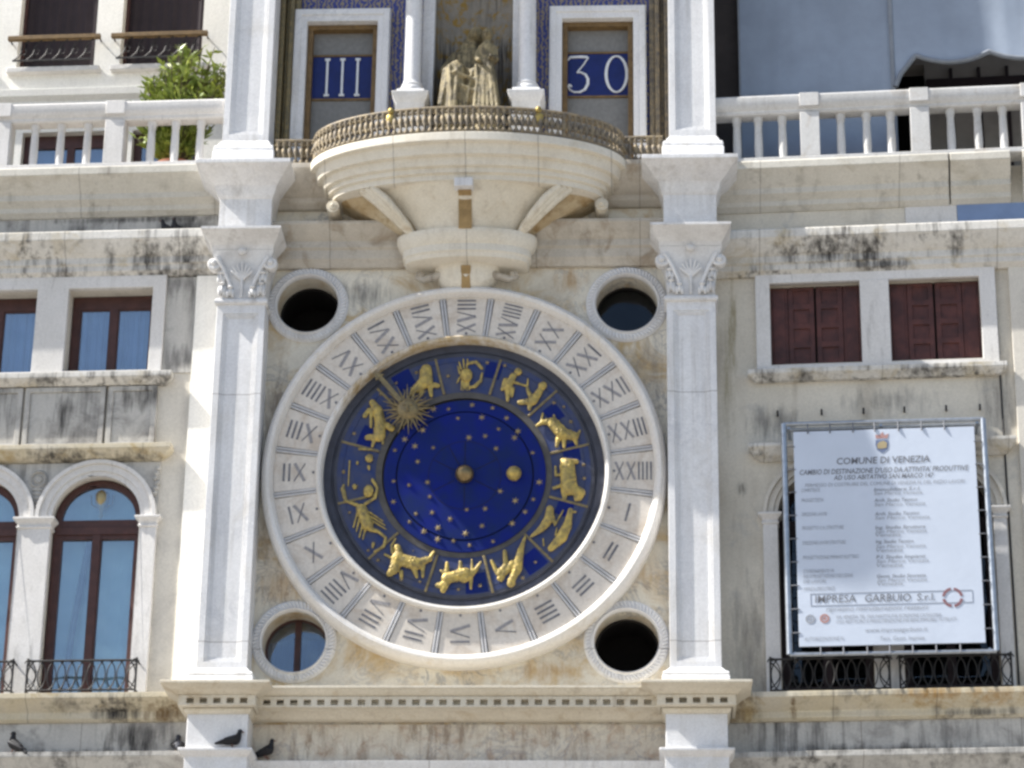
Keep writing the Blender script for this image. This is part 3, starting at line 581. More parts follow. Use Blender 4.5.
m = MB(); half_ellipse_body(m, [(a, b, -.10, z) for a, b, z in ((.16, .08, 15.56), (.26, .14, 15.60), (.34, .19, 15.70), (.38, .22, 15.845))]); part('lower_bracket', m, M['fascia'], balc, smooth=50)
m = MB(); m.loft([(-.055, .05, -.22, 0, 15.55), (-.06, .055, -.335, 0, 15.80)]); part('lower_keystone', m, M['niche_stain'], balc, bevel=0.01)

# ------------------------------------------------------------------ gilt railing on the balcony
rail = thing('balcony_railing', 'gilded bronze cresting rail round the edge of the curved balcony', 'railing', TOWER, (0, -1.1, 17.105))
path = [(-2.27, -.335)] + [(-1.98+.0*i, -.335) for i in range(1)] + [(-1.80*math.cos(math.pi*i/72), -.32-.80*math.sin(math.pi*i/72)) for i in range(73)] + [(1.98, -.335), (2.27, -.335)]
for nm, z, r in (('bottom_rail', 17.125, .018), ('top_rail', 17.415, .026)): part(nm, MB().tube([(x, y, z) for x, y in path], r, 8), M['bronze_rail'], rail)
acc = [0]
for i in range(1, len(path)): acc.append(acc[-1]+math.hypot(path[i][0]-path[i-1][0], path[i][1]-path[i-1][1]))
def along(s):
    for i in range(1, len(path)):
        if acc[i] >= s:
            t = (s-acc[i-1])/(acc[i]-acc[i-1]); return path[i-1][0]+(path[i][0]-path[i-1][0])*t, path[i-1][1]+(path[i][1]-path[i-1][1])*t
    return path[-1]
bm0 = MB(); bm0.lathe(0, -1.1, [(.022, 17.12), (.03, 17.15), (.012, 17.18), (.034, 17.25), (.03, 17.30), (.012, 17.34), (.028, 17.365), (.024, 17.41)], 10)
bm0.ball((.0, -1.1, 17.26), .03, 10, .036, .02, .05); bm0.ball((0.02, -1.1, 17.30), .012, 8); bm0.ball((-.02, -1.1, 17.30), .012, 8); bm0.ball((.036, -1.1, 17.22), .018, 8); bm0.ball((-.036, -1.1, 17.22), .018, 8); bm0.ball((.032, -1.1, 17.36), .014, 8); bm0.ball((-.032, -1.1, 17.36), .014, 8)
NB = 74; first = None
for i in range(NB):
    x, y = along(acc[-1]*(i+.5)/NB)
    if first is None: first = part('baluster', bm0, M['bronze_rail'], rail, smooth=60); first.location = (x, y+1.1, 0)
    else: again(first, rail, (x, y+1.1, 0))
for x, y in (along(acc[-1]*.335), along(acc[-1]*.665)):
    m = MB(); m.ball((x, y, 17.33), .07, 12, .06, .03, .08); m.ball((x, y-.02, 17.42), .04, 10); part('shield_boss', m, M['gold'], rail)

# ------------------------------------------------------------------ statue group in the niche
st = thing('statue_group', 'gilded statue of a robed seated woman with a standing child in the niche', 'statue', TOWER, (0, .05, 17.1))
m = MB(); m.box(-.42, .42, -.25, .45, 17.1, 17.62); part('plinth', m, M['statue'], st, bevel=0.02)
f = MB()                                                   # seated woman
f.capsule((-.02, .18, 18.42), .21, (-.02, .20, 18.85), .20); f.capsule((-.20, .19, 18.90), .10, (.15, .19, 18.90), .10)
f.capsule((-.02, .17, 19.0), .065, (0, .15, 19.10), .06); f.ball((.03, .11, 19.23), .12, 14, .088, .10, .118); f.ball((.03, .19, 19.25), .13, 14, .118, .10, .14); f.capsule((-.07, .20, 19.2), .05, (-.16, .20, 18.95), .06); f.capsule((.12, .20, 19.2), .05, (.18, .20, 18.95), .06)
f.ball((.03, .005, 19.225), .025, 8, .016, .026, .03); f.ball((.03, .02, 19.17), .02, 8, .028, .02, .010)
f.capsule((-.25, .19, 18.86), .085, (-.33, .05, 18.62), .07); f.capsule((-.33, .05, 18.62), .07, (-.20, -.12, 18.62), .05); f.ball((-.17, -.15, 18.62), .045)
f.capsule((.16, .19, 18.86), .08, (.10, .02, 18.66), .065); f.capsule((.10, .02, 18.66), .06, (.17, -.05, 18.72), .045)
f.capsule((-.13, .15, 18.47), .17, (-.19, -.13, 18.47), .15); f.capsule((.08, .15, 18.45), .16, (.09, -.12, 18.44), .14)
f.capsule((-.19, -.15, 18.47), .14, (-.22, -.17, 17.72), .16); f.capsule((.08, -.13, 18.42), .13, (.08, -.16, 17.72), .17)
f.capsule((-.06, -.08, 18.35), .12, (-.07, -.10, 17.72), .18)
for cx, cy, n in ((-.205, -.155, 6), (.08, -.15, 5)):              # drapery hanging from the knees
    for k in range(n):
        a = R(-75+150*k/(n-1)); q = .05*math.sin(k*2.3)
        f.capsule((cx+.13*math.sin(a)+q*.4, cy-.135*math.cos(a), 18.50-.05*(k % 2)), .018, (cx+.20*math.sin(a)-q, cy-.185*math.cos(a), 17.72), .032, 8)
for k in range(4): f.capsule((-.20+.02*k, -.30+.01*k, 18.40-.14*k), .022, (.06, -.27, 18.30-.15*k), .020, 8)
for k in range(5): f.capsule((-.17+.07*k, .035, 18.86-.02*k), .022, (-.12+.05*k, .0, 18.58), .026, 8)
f.v = [(x, y+.11, z if z < 18.5 else 18.5+(z-18.5)*.86) for x, y, z in f.v]
part('seated_woman', f, M['statue'], st, remesh=.016)
f = MB(); CHX = -.08                                       # child
f.ball((.26, -.09, 19.03), .085, 14, .072, .08, .090); f.ball((.26, -.055, 19.055), .08, 12, .082, .075, .08); f.ball((.26, -.175, 19.02), .016, 8, .014, .02, .02); f.capsule((.26, -.08, 18.95), .045, (.26, -.07, 18.90), .05)
f.capsule((.20, -.07, 18.85), .062, (.33, -.06, 18.85), .062); f.capsule((.26, -.08, 18.83), .11, (.25, -.10, 18.60), .10)
f.capsule((.25, -.10, 18.60), .115, (.28, -.12, 18.0), .19); f.capsule((.28, -.12, 18.0), .19, (.29, -.12, 17.70), .21)
f.capsule((.18, -.08, 18.84), .048, (.13, -.16, 18.68), .04); f.capsule((.13, -.16, 18.68), .038, (.16, -.24, 18.60), .03); f.ball((.17, -.26, 18.60), .03)
f.capsule((.35, -.07, 18.84), .048, (.38, -.12, 18.68), .04); f.capsule((.38, -.12, 18.68), .038, (.33, -.22, 18.66), .03); f.ball((.32, -.24, 18.66), .03)
for k in range(6): f.capsule((.17+.032*k, -.205, 18.58-.04*(k % 2)), .016, (.11+.068*k, -.335, 17.75), .026, 8)
f.v = [((x-.26)*.92+.26+CHX, y+.05, z-.05) for x, y, z in f.v]
part('standing_child', f, M['statue'], st, remesh=.013)

# ------------------------------------------------------------------ astronomical clock
CX, CZ = 0.005, 13.335
clock = thing('astronomical_clock', 'large round clock with marble hour ring, gilded zodiac figures and deep blue starry centre', 'clock', TOWER, (CX, 0, CZ))
def P2(r, a): return CX+r*math.cos(a), CZ+r*math.sin(a)
part('outer_rim', MB().ring(CX, CZ, [(2.285, .01), (2.285, -.09), (2.275, -.15), (2.25, -.20), (2.215, -.225), (2.18, -.215), (2.15, -.17), (2.135, -.12), (2.135, .01)], 160), M['rim'], clock, smooth=40)
part('ring_backing', MB().ring(CX, CZ, [(2.14, .01), (2.14, -.09), (1.60, -.09), (1.60, .01)], 128), M['ring_back'], clock)
part('inner_rim', MB().ring(CX, CZ, [(1.66, .01), (1.66, -.15), (1.65, -.18), (1.63, -.195), (1.605, -.185), (1.59, -.15), (1.585, .01)], 128), M['rim_inner'], clock, smooth=40)
def roman(n):
    s = ''
    for v, c in ((10, 'X'), (5, 'V'), (1, 'I')):
        while n >= v: s += c; n -= v
    return s
def sector(r0, r1, a0, a1, y0, y1, n=8):
    lp = [P2(r1, a0+(a1-a0)*i/n) for i in range(n+1)] + [P2(r0, a1-(a1-a0)*i/n) for i in range(n+1)]
    return MB().prism([lp], y0, y1)
HALF = R(7.5)
for h in range(1, 25):
    a = -R(15*h); g = .036
    pl = part('hour_plate', sector(1.65, 2.14, a-HALF+g/1.85, a+HALF-g/1.85, -.135, -.08), M['plate'], clock, bevel=0.005)
    s = roman(h); wd = {'I': .058, 'V': .165, 'X': .165}; tot = sum(wd[c] for c in s); k = min(1.05, .44/tot); H = .107
    er = (math.cos(a), math.sin(a)); eu = (-er[1], er[0]); dk = MB(); pa = MB(); q = 1.905-tot*k/2
    def pt(u, v): return CX+er[0]*u+eu[0]*v, CZ+er[1]*u+eu[1]*v
    for n, c in enumerate(s):
        w_ = wd[c]*k; m = q+w_/2; y = -.139-.0003*n
        if c == 'I': dk.bar(pt(m, -H), pt(m, H), .023*max(k, .8), y, -.13)
        elif c == 'X':
            pa.bar(pt(q+w_*.16, H), pt(q+w_*.84, -H), .034*max(k, .8), y, -.13); dk.bar(pt(q+w_*.16, -H), pt(q+w_*.84, H), .012, y-.001, -.13)
        else:
            pa.bar(pt(q+w_*.10, H), pt(m, -H), .036, y, -.13); dk.bar(pt(m, -H), pt(q+w_*.90, H), .012, y-.001, -.13)
        q += w_
    d = pt(1.69, 0); dk.prism([circle(d[0], d[1], .016, 10)], -.139, -.13)
    part('numeral_stroke', dk, M['num_dark'], pl, smooth=0)
    if pa.v: part('numeral_stroke', pa, M['num_pale'], pl, smooth=0)
    b = a+HALF; dv = MB()
    for o in (-.017, .017):
        nx, nz = -math.sin(b)*o, math.cos(b)*o; p0, p1 = P2(1.645, b), P2(2.14, b)
        dv.bar((p0[0]+nx, p0[1]+nz), (p1[0]+nx, p1[1]+nz), .024, -.146, -.08)
    part('divider', dv, M['divider'], clock, bevel=0.006)

# zodiac ring
part('zodiac_ring', MB().ring(CX, CZ, [(1.59, .0), (1.59, -.045), (1.50, -.045), (1.495, -.03), (1.475, -.03), (1.47, -.045), (1.465, -.06), (1.43, -.06), (1.425, -.04), (1.375, -.04), (1.37, -.055), (1.345, -.055), (1.34, -.03), (.98, -.03), (.975, -.05), (.925, -.05), (.92, .0)], 128), M['zod_dark'], clock, smooth=30)
zr = part('zodiac_band', MB().ring(CX, CZ, [(1.43, .0), (1.43, -.062), (1.37, -.064), (1.37, -.058), (1.36, -.058), (1.36, -.064), (.985, -.05), (.985, .0)], 128), M['zod'], clock, smooth=30)
part('grey_ring', MB().ring(CX, CZ, [(.995, .0), (.995, -.056), (.922, -.056), (.922, .0)], 128), M['zod_grey'], clock, smooth=30)
for k in range(12):
    b = R(14+30*k); m = MB(); m.bar(P2(1.0, b), P2(1.45, b), .030, -.072, -.03); part('zodiac_divider', m, M['gold_dull'], clock, bevel=0.005)
for a, r0, r1, da in ((-52.8, 1.19, 1.42, 5.2), (-82.8, 1.19, 1.42, 5.2), (121.6, 1.24, 1.45, 4.6), (76, 1.20, 1.40, 4.2), (36, 1.16, 1.33, 4.6), (158, 1.08, 1.28, 6), (12, 1.14, 1.33, 5), (-20, 1.12, 1.30, 4.4)):
    part('blue_panel', sector(r0, r1, R(a-da), R(a+da), -.064, -.03), M['blue'], clock)
ZODIAC = {
    'lion': [(-0.464,1.295,0.069,-0.466,1.148,0.091),(-0.466,1.148,0.086,-0.563,1.062,0.063),(-0.419,1.095,0.036,-0.401,0.974,0.023),(-0.603,1.053,0.036,-0.633,0.984,0.025),(-0.436,1.113,0.036,-0.331,1.095,0.033),(-0.507,1.061,0.033,-0.513,0.984,0.023),(-0.465,1.313,0.041,-0.512,1.278,0.033)],
    'maiden': [(-1.068,0.892,0.043,-1.004,0.789,0.059),(-1.004,0.789,0.066,-0.97,0.634,0.066),(-0.97,0.634,0.069,-0.978,0.48,0.076),(-1.081,0.806,0.025,-1.077,0.597,0.018),(-1.149,0.734,0.033,-1.108,0.81,0.023),(-0.994,0.471,0.049,-1.113,0.464,0.036),(-0.902,0.616,0.041,-0.846,0.578,0.046),(-1.033,0.446,0.03,-1.054,0.358,0.016),(-0.946,0.463,0.025,-0.936,0.394,0.016)],
    'crab': [(-0.007,1.231,0.079,-0.002,1.205,0.073),(0.014,1.37,0.023,0.102,1.387,0.023),(0.102,1.387,0.023,0.168,1.308,0.021),(0.174,1.247,0.013,0.159,1.152,0.02),(0.159,1.152,0.021,0.092,1.083,0.026),(0.092,1.083,0.02,0.044,1.075,0.02),(-0.054,1.162,0.012,-0.063,1.041,0.008),(-0.035,1.162,0.012,-0.039,1.034,0.008),(-0.015,1.162,0.012,-0.015,1.041,0.008),(0.004,1.162,0.012,0.009,1.034,0.008),(0.023,1.162,0.012,0.033,1.04,0.008),(-0.065,1.301,0.013,-0.09,1.388,0.01),(-0.033,1.318,0.013,-0.043,1.423,0.01),(-0.001,1.318,0.013,0.005,1.423,0.01),(-0.08,1.249,0.015,-0.105,1.336,0.01),(-0.079,1.197,0.015,-0.109,1.128,0.01)],
    'twins': [(0.585,1.262,0.048,0.582,1.253,0.045),(0.53,1.21,0.043,0.468,1.072,0.054),(0.468,1.055,0.04,0.47,0.908,0.02),(0.524,1.054,0.03,0.517,0.96,0.018),(0.443,1.159,0.033,0.407,1.047,0.023),(0.523,1.141,0.02,0.675,1.088,0.015),(0.867,1.087,0.054,0.861,1.073,0.049),(0.833,1.018,0.046,0.757,0.898,0.059),(0.757,0.898,0.049,0.606,0.882,0.03),(0.725,0.881,0.036,0.718,0.804,0.025),(0.692,1.057,0.021,0.728,0.958,0.03),(0.698,1.174,0.01,0.692,1.062,0.015)],
    'bull': [(0.99,0.622,0.073,1.094,0.502,0.082),(1.094,0.502,0.073,1.229,0.467,0.056),(0.99,0.648,0.056,0.871,0.64,0.033),(0.871,0.64,0.03,0.8,0.598,0.015),(1.047,0.434,0.033,1.031,0.349,0.021),(1.11,0.434,0.033,1.114,0.341,0.021),(1.244,0.45,0.033,1.292,0.535,0.015),(1.237,0.433,0.033,1.253,0.374,0.02),(0.997,0.725,0.015,1.01,0.656,0.023),(0.87,0.751,0.013,0.855,0.657,0.016)],
    'ram': [(1.153,0.115,0.092,1.172,-0.153,0.101),(1.172,-0.153,0.083,1.297,-0.212,0.064),(1.297,-0.212,0.064,1.282,-0.27,0.046),(1.115,-0.176,0.041,1.123,-0.269,0.03),(1.023,-0.001,0.018,1.018,0.104,0.016),(1.088,0.01,0.021,1.018,-0.001,0.016),(1.002,-0.153,0.023,1.089,-0.118,0.021),(1.253,-0.258,0.034,1.253,-0.289,0.028),(1.105,0.174,0.037,1.252,0.162,0.032)],
    'fishes': [(0.96,-0.403,0.046,0.95,-0.523,0.062),(0.95,-0.523,0.062,0.875,-0.627,0.046),(0.875,-0.627,0.046,0.756,-0.725,0.018),(1.016,-0.593,0.014,1.108,-0.42,0.011),(0.993,-0.5,0.028,1.016,-0.581,0.016),(1.189,-0.42,0.032,1.157,-0.593,0.05),(1.157,-0.593,0.055,1.092,-0.742,0.069),(1.092,-0.742,0.069,0.974,-0.868,0.041),(1.195,-0.436,0.018,1.247,-0.437,0.014),(1.196,-0.547,0.014,1.19,-0.639,0.014),(1.027,-0.708,0.014,1.038,-0.627,0.009),(0.887,-0.753,0.011,0.894,-0.833,0.011)],
    'water_bearer': [(0.684,-0.734,0.016,0.638,-0.889,0.037),(0.638,-0.889,0.041,0.602,-1.095,0.064),(0.535,-1.276,0.05,0.545,-1.235,0.046),(0.602,-1.106,0.06,0.556,-1.208,0.046),(0.461,-0.9,0.025,0.478,-1.072,0.037),(0.478,-1.072,0.041,0.404,-1.162,0.041),(0.319,-1.014,0.021,0.382,-1.151,0.03),(0.554,-1.049,0.05,0.405,-1.219,0.03),(0.448,-1.208,0.023,0.427,-1.242,0.018)],
    'goat': [(0.032,-1.161,0.076,-0.173,-1.217,0.069),(-0.172,-1.229,0.06,-0.213,-1.353,0.037),(-0.225,-1.297,0.046,-0.279,-1.296,0.03),(-0.176,-1.035,0.021,-0.178,-1.149,0.032),(-0.029,-1.024,0.021,-0.023,-1.127,0.032),(-0.152,-1.183,0.046,-0.24,-1.126,0.018),(0.015,-1.207,0.069,0.09,-1.161,0.05),(0.09,-1.161,0.046,0.144,-1.116,0.028),(0.144,-1.116,0.028,0.198,-1.025,0.014),(0.105,-1.116,0.023,0.098,-0.997,0.011),(0.091,-1.207,0.028,0.093,-1.331,0.016)],
    'archer': [(-0.721,-0.976,0.083,-0.765,-1.113,0.06),(-0.677,-0.999,0.078,-0.523,-1.045,0.083),(-0.523,-1.045,0.064,-0.373,-0.989,0.037),(-0.373,-0.989,0.03,-0.327,-0.904,0.018),(-0.544,-1.091,0.041,-0.509,-1.194,0.021),(-0.447,-1.068,0.032,-0.444,-1.194,0.018),(-0.771,-1.113,0.06,-0.813,-1.158,0.041),(-0.735,-0.85,0.041,-0.704,-0.953,0.05),(-0.801,-0.827,0.018,-0.76,-0.747,0.014),(-0.801,-0.827,0.018,-0.788,-0.907,0.021),(-0.874,-0.93,0.016,-0.753,-0.999,0.023),(-0.684,-1.136,0.028,-0.682,-1.204,0.021)],
    'scorpion': [(-1.149,-0.398,0.069,-1.077,-0.584,0.073),(-1.196,-0.445,0.016,-1.234,-0.607,0.011),(-1.171,-0.514,0.016,-1.199,-0.657,0.011),(-1.136,-0.595,0.016,-1.164,-0.727,0.011),(-1.098,-0.619,0.016,-1.124,-0.75,0.011),(-1.054,-0.434,0.014,-0.908,-0.538,0.009),(-1.046,-0.48,0.014,-0.88,-0.589,0.009),(-1.035,-0.526,0.014,-0.866,-0.636,0.009),(-1.047,-0.63,0.037,-0.948,-0.665,0.021),(-0.948,-0.665,0.021,-0.869,-0.735,0.018),(-0.869,-0.735,0.018,-0.888,-0.838,0.018),(-0.888,-0.838,0.018,-0.984,-0.895,0.016),(-1.005,-0.803,0.023,-1.012,-0.849,0.014),(-1.188,-0.352,0.025,-1.333,-0.293,0.021),(-1.333,-0.293,0.023,-1.37,-0.153,0.03),(-1.37,-0.153,0.023,-1.361,-0.106,0.016),(-1.107,-0.329,0.023,-1.004,-0.26,0.018),(-1.004,-0.26,0.021,-0.982,-0.143,0.018),(-0.982,-0.143,0.018,-1.037,-0.045,0.023)],
    'scales': [(-1.081,-0.201,0.06,-1.078,-0.166,0.062),(-1.305,0.187,0.011,-1.31,-0.118,0.009),(-1.085,0.209,0.05,-1.081,0.223,0.046),(-1.24,-0.119,0.03,-1.235,-0.137,0.025),(-1.216,0.151,0.018,-1.216,0.168,0.018),(-1.371,0.051,0.014,-1.366,0.041,0.014),(-1.087,0.115,0.021,-1.081,0.08,0.014),(-1.2,0.328,0.016,-1.067,0.322,0.016)],
}
DIAL_STARS = [(-0.372,0.807),(-0.2,0.806),(0.068,0.854),(0.31,0.84),(-0.09,0.69),(0.18,0.7),(0.461,0.691),(0.372,0.557),(0.593,0.531),(0.553,0.451),(0.223,0.472),(0.038,0.454),(-0.487,0.55),(-0.687,0.441),(-0.571,0.354),(-0.363,0.334),(-0.795,0.307),(-0.534,0.167),(0.348,0.32),(0.76,0.269),(-0.801,-0.065),(-0.625,-0.116),(-0.417,-0.081),(-0.388,-0.255),(-0.796,-0.311),(-0.539,-0.456),(-0.356,-0.444),(-0.153,-0.522),(0.029,-0.41),(0.237,-0.399),(0.401,-0.191),(0.571,-0.305),(0.838,-0.085),(0.772,-0.289),(0.683,-0.437),(0.541,-0.572),(0.204,-0.604),(0.021,-0.692),(-0.286,-0.624),(-0.443,-0.664),(-0.288,-0.759),(-0.11,-0.779),(0.069,-0.829),(0.33,-0.785),(-0.608,-0.551)]
ZODIAC_STARS = [(-0.805,1.133),(-1.266,0.516),(-0.576,1.261),(-0.214,1.215),(0.231,1.377),(0.432,1.341),(0.996,0.879),(1.108,0.827),(1.188,0.647),(-1.284,-0.433),(-0.948,-0.998),(-0.681,-1.223),(-0.475,-1.25),(-0.045,-1.342),(-0.56,-0.885),(0.194,-1.298),(0.802,-1.027),(0.664,-1.209),(1.34,-0.038),(1.333,0.126),(-1.218,-0.119),(-1.371,0.058),(-1.061,-0.883),(-0.978,0.995)]
LAB = {'lion': 'gilded lion of the zodiac', 'maiden': 'gilded maiden of the zodiac', 'crab': 'gilded crab of the zodiac', 'twins': 'pair of gilded twins of the zodiac', 'bull': 'gilded bull of the zodiac', 'ram': 'gilded ram of the zodiac',
       'fishes': 'two gilded fishes of the zodiac', 'water_bearer': 'gilded water bearer of the zodiac', 'goat': 'gilded goat of the zodiac', 'archer': 'gilded archer of the zodiac', 'scorpion': 'gilded scorpion of the zodiac', 'scales': 'gilded scales and dots of the zodiac'}
for nm, caps in ZODIAC.items():
    m = MB()
    for x0, z0, r0, x1, z1, r1 in caps:
        x0 += .013; x1 += .013; z0 -= .025; z1 -= .025; n0 = len(m.v); r0 *= .94; r1 *= .94; m.capsule((CX+x0, 0, CZ+z0), r0, (CX+x1, 0, CZ+z1), r1, 10)
        for q in range(int(5+90*max(r0, r1))):                # modelled fur, muscle and folds
            t = rnd.random(); rr = r0+(r1-r0)*t; a = rnd.uniform(-1.3, 1.3); L = math.hypot(x1-x0, z1-z0)+1e-6; ux, uz = -(z1-z0)/L, (x1-x0)/L
            if rr > .03: m.ball((CX+x0+(x1-x0)*t+ux*rr*math.sin(a)*.96, -rr*math.cos(a)*.96, CZ+z0+(z1-z0)*t+uz*rr*math.sin(a)*.96), .007+.085*rr, 8)
        m.v[n0:] = [(x, y*.58-.070-.12*max(r0, r1), z) for x, y, z in m.v[n0:]]
    part('zodiac_figure', m, M['gold'], clock, remesh=.0052, label=LAB[nm])
# starry centre
CX, CZ = 0.018, 13.312
disc = part('centre_disc', MB().ring(CX, CZ, [(.762, -.01), (.762, -.075), (.755, -.08), (.0005, -.08), (.0005, -.01)], 96), M['blue'], clock, smooth=30)
dring = part('centre_ring', MB().ring(CX, CZ, [(.912, -.01), (.912, -.07), (.906, -.075), (.782, -.075), (.776, -.07), (.776, -.01)], 96), M['blue'], clock, smooth=30)
part('black_backing_ring', MB().ring(CX, CZ, [(.93, -.0), (.93, -.052), (.70, -.052), (.70, -.0)], 96), M['black'], clock)  # black ring seen through the gaps as the dial's dark lines
gr = MB()
for a in (90, 270, 152, 28, 332, 208, 118): gr.bar(P2(.13, R(a)), P2(.40, R(a)), .008, -.0815, -.075)
gr.ring(CX, CZ, [(.405, -.0815), (.411, -.0815), (.411, -.07), (.405, -.07)], 72); part('engraved_lines', gr, M['black'], disc, smooth=0)
def star(x, z, r, y):
    m = MB(); n = 6; vs = [(CX+x, y-.022, CZ+z)]; a0 = rnd.uniform(0, 1)
    for i in range(2*n):
        rr = r if i % 2 == 0 else r*.34; a = a0+math.pi*i/n; vs.append((CX+x+rr*math.cos(a), y, CZ+z+rr*math.sin(a)))
    fs = [(0, 1+i, 1+(i+1) % (2*n)) for i in range(2*n)] + [tuple(range(2*n, 0, -1))]; return m.add(vs, fs)
for i, (x, z) in enumerate(DIAL_STARS):
    rr = math.hypot(x, z)
    if rr > .895: x, z = x*.87/rr, z*.87/rr; rr = .87
    inner = rr < .752
    part('star', star(x, z, rnd.choice((.034, .041, .048)), -.079 if inner else -.074), M['star'], disc if inner else dring, smooth=0)
for x, z in ZODIAC_STARS: part('star', star(x, z, rnd.choice((.026, .032)), -.066 if math.hypot(x, z) > 1.15 else -.040), M['star'], zr, smooth=0)
part('earth_ball', MB().ball((CX, -.12, CZ), .105, 24), M['ball'], clock, smooth=80)
part('moon_ball', MB().ball((CX+.555, -.12, CZ+.005), .085, 24), M['gold'], clock, smooth=80)
# sun hand
sx, sz = CX-.655, CZ+.775; ang = math.atan2(.775, -.655); hand = MB()
p0 = (sx+.12*math.cos(ang), sz+.12*math.sin(ang)); p1 = (CX+1.52*math.cos(ang), CZ+1.52*math.sin(ang)); p2 = (CX+1.63*math.cos(ang), CZ+1.60*math.sin(ang))
hand.bar(p0, p1, .055, -.175, -.155); nx, nz = -math.sin(ang), math.cos(ang)
hand.prism([[(p1[0]-nx*.06, p1[1]-nz*.06), (p2[0], p2[1]), (p1[0]+nx*.06, p1[1]+nz*.06)]], -.178, -.152)
hd = part('sun_hand', hand, M['gold_dull'], clock, bevel=0.004)
sn = MB(); sn.ball((sx, -.155, sz), .13, 20, .125, .05, .125); sn.ball((sx-.04, -.2, sz+.035), .02, 8, .022, .014, .012); sn.ball((sx+.04, -.2, sz+.035), .02, 8, .022, .014, .012)
sn.ball((sx, -.21, sz), .02, 8, .014, .02, .035); sn.ball((sx, -.2, sz-.05), .02, 8, .035, .012, .012)
for i in range(32):
    a = 2*math.pi*i/32+.05; L = .25 if i % 2 else .31
    pts = []
    for q in range(7):
        t = q/6; r_ = .11+(L-.11)*t; o = .014*math.sin(t*6.3)*(i % 2); pts.append((sx+r_*math.cos(a)-o*math.sin(a), -.155, sz+r_*math.sin(a)+o*math.cos(a)))
    sn.tube(pts, [.017*(1-.8*q/6) for q in range(7)], 6)
part('sun_face', sn, M['gold_dull'], hd, smooth=60)

# ------------------------------------------------------------------ shared window builders (s = along the wall, y = depth, z = height)
def wavy(mb, s0, s1, y, z0, z1, amp, per, n=40, thick=.008, ph=0.0):
    vs = []; fs = []
    for k in range(n+1):
        x = s0+(s1-s0)*k/n; yy = y+amp*math.sin(2*math.pi*x/per+ph)+amp*.4*math.sin(2*math.pi*x/(per*.37)); vs += [(x, yy, z0), (x, yy, z1)]
    m = len(vs)
    for k in range(n): fs.append((2*k, 2*k+2, 2*k+3, 2*k+1)); fs.append((m+2*k+1, m+2*k+3, m+2*k+2, m+2*k))
    return mb.add(vs+[(x, yy+thick, z) for x, yy, z in vs], fs)
def casement(par, s0, s1, z0, z1, y, split=.50):
    f = MB(); c = s0+(s1-s0)*split
    f.prism([rect(s0, s1, z0, z1), rect(s0+.095, c-.045, z0+.06, z1-.16), rect(c+.045, s1-.06, z0+.06, z1-.16)], y, y+.07)
    f.prism([rect(s0+.09, c-.04, z0+.055, z1-.155), rect(s0+.11, c-.06, z0+.075, z1-.175)], y+.012, y+.05)
    f.prism([rect(c+.04, s1-.055, z0+.055, z1-.155), rect(c+.06, s1-.075, z0+.075, z1-.175)], y+.012, y+.05)
    o = part('window', f, M['wood'], par, bevel=0.004)
    for a, b in ((s0+.10, c-.04), (c+.04, s1-.08)):
        part('pane', MB().box(a, b, y+.030, y+.034, z0+.07, z1-.16), M['glass'], o)
        part('curtain', wavy(MB(), a, b, y+.13, z0+.02, z1-.05, .030, .105, 60), M['curtain'], o, smooth=80)
    return o
def arched_window(par, s0, s1, z0, zs, y, curtain=True):
    c = (s0+s1)/2; r = (s1-s0)/2; f = MB()
    outer = arch(s0, s1, z0, zs, n=32); t = .085
    lights = [rect(s0+t+.02, c-.06, z0+.06, zs-.20), rect(c+.05, s1-t, z0+.06, zs-.20)]
    fan = [(c+(r-t)*math.cos(math.pi*i/28), zs+.03+(r-t-.02)*math.sin(math.pi*i/28)) for i in range(29)]
    f.prism([outer]+lights+[fan], y, y+.08)
    f.box(s0+.03, s1-.03, y-.02, y, zs-.15, zs-.06); f.box(c-.05, c+.04, y-.015, y, z0+.02, zs-.15)
    o = part('arched_window', f, M['wood'], par, bevel=0.005)
    part('pane', MB().prism([arch(s0+.02, s1-.02, z0+.02, zs, n=32)], y+.035, y+.040), M['glass'], o)
    if curtain:
        part('curtain', wavy(MB(), s0+.02, s1-.02, y+.20, z0, zs+r, .010, .42, 40), M['curtain_sky'], o, smooth=80)  # pale sheet behind the glass imitates reflected sky
        m = MB(); pts = [(s0+.40-.16*math.sin(t_*1.6)*1.0, y+.12, zs-.2-t_*(zs-.25-z0)) for t_ in [i/14 for i in range(15)]]
        m.tube(pts, [.045-.012*i/14 for i in range(15)], 8); part('curtain', m, M['curtain_grey'], o, smooth=80, label='grey gathered curtain edge')
    return o
def pier_capital(m, s0, s1, y, z):
    m.loft([(s0-e, s1+e, y-e, .12, zz) for e, zz in ((0, z-.13), (.015, z-.12), (.015, z-.10), (.0, z-.095), (.01, z-.06), (.045, z-.03), (.05, z-.025), (.05, z))])
    return m
def arch_mould(m, c, zs, r0, r1, y0):
    rr = r1-r0
    for a, b, y in ((0, .30, y0+.02), (.30, .75, y0), (.75, 1, y0-.03)):
        m.prism([[(c+(r0+rr*b)*math.cos(math.pi*i/32), zs+(r0+rr*b)*math.sin(math.pi*i/32)) for i in range(33)] + [(c+(r0+rr*a)*math.cos(math.pi*(1-i/32)), zs+(r0+rr*a)*math.sin(math.pi*(1-i/32))) for i in range(33)]], y, .03)
    return m
def cornice(name, par, s0, s1, rows, mat, yb=.05, ret0=False, ret1=False, bevel=0.006):
    zy = min(y for y, z in rows); m = MB()
    m.loft([(s0+((y-zy) if ret0 else 0), s1-((y-zy) if ret1 else 0), y, yb, z) for y, z in rows]); return part(name, m, mat, par, bevel=bevel)
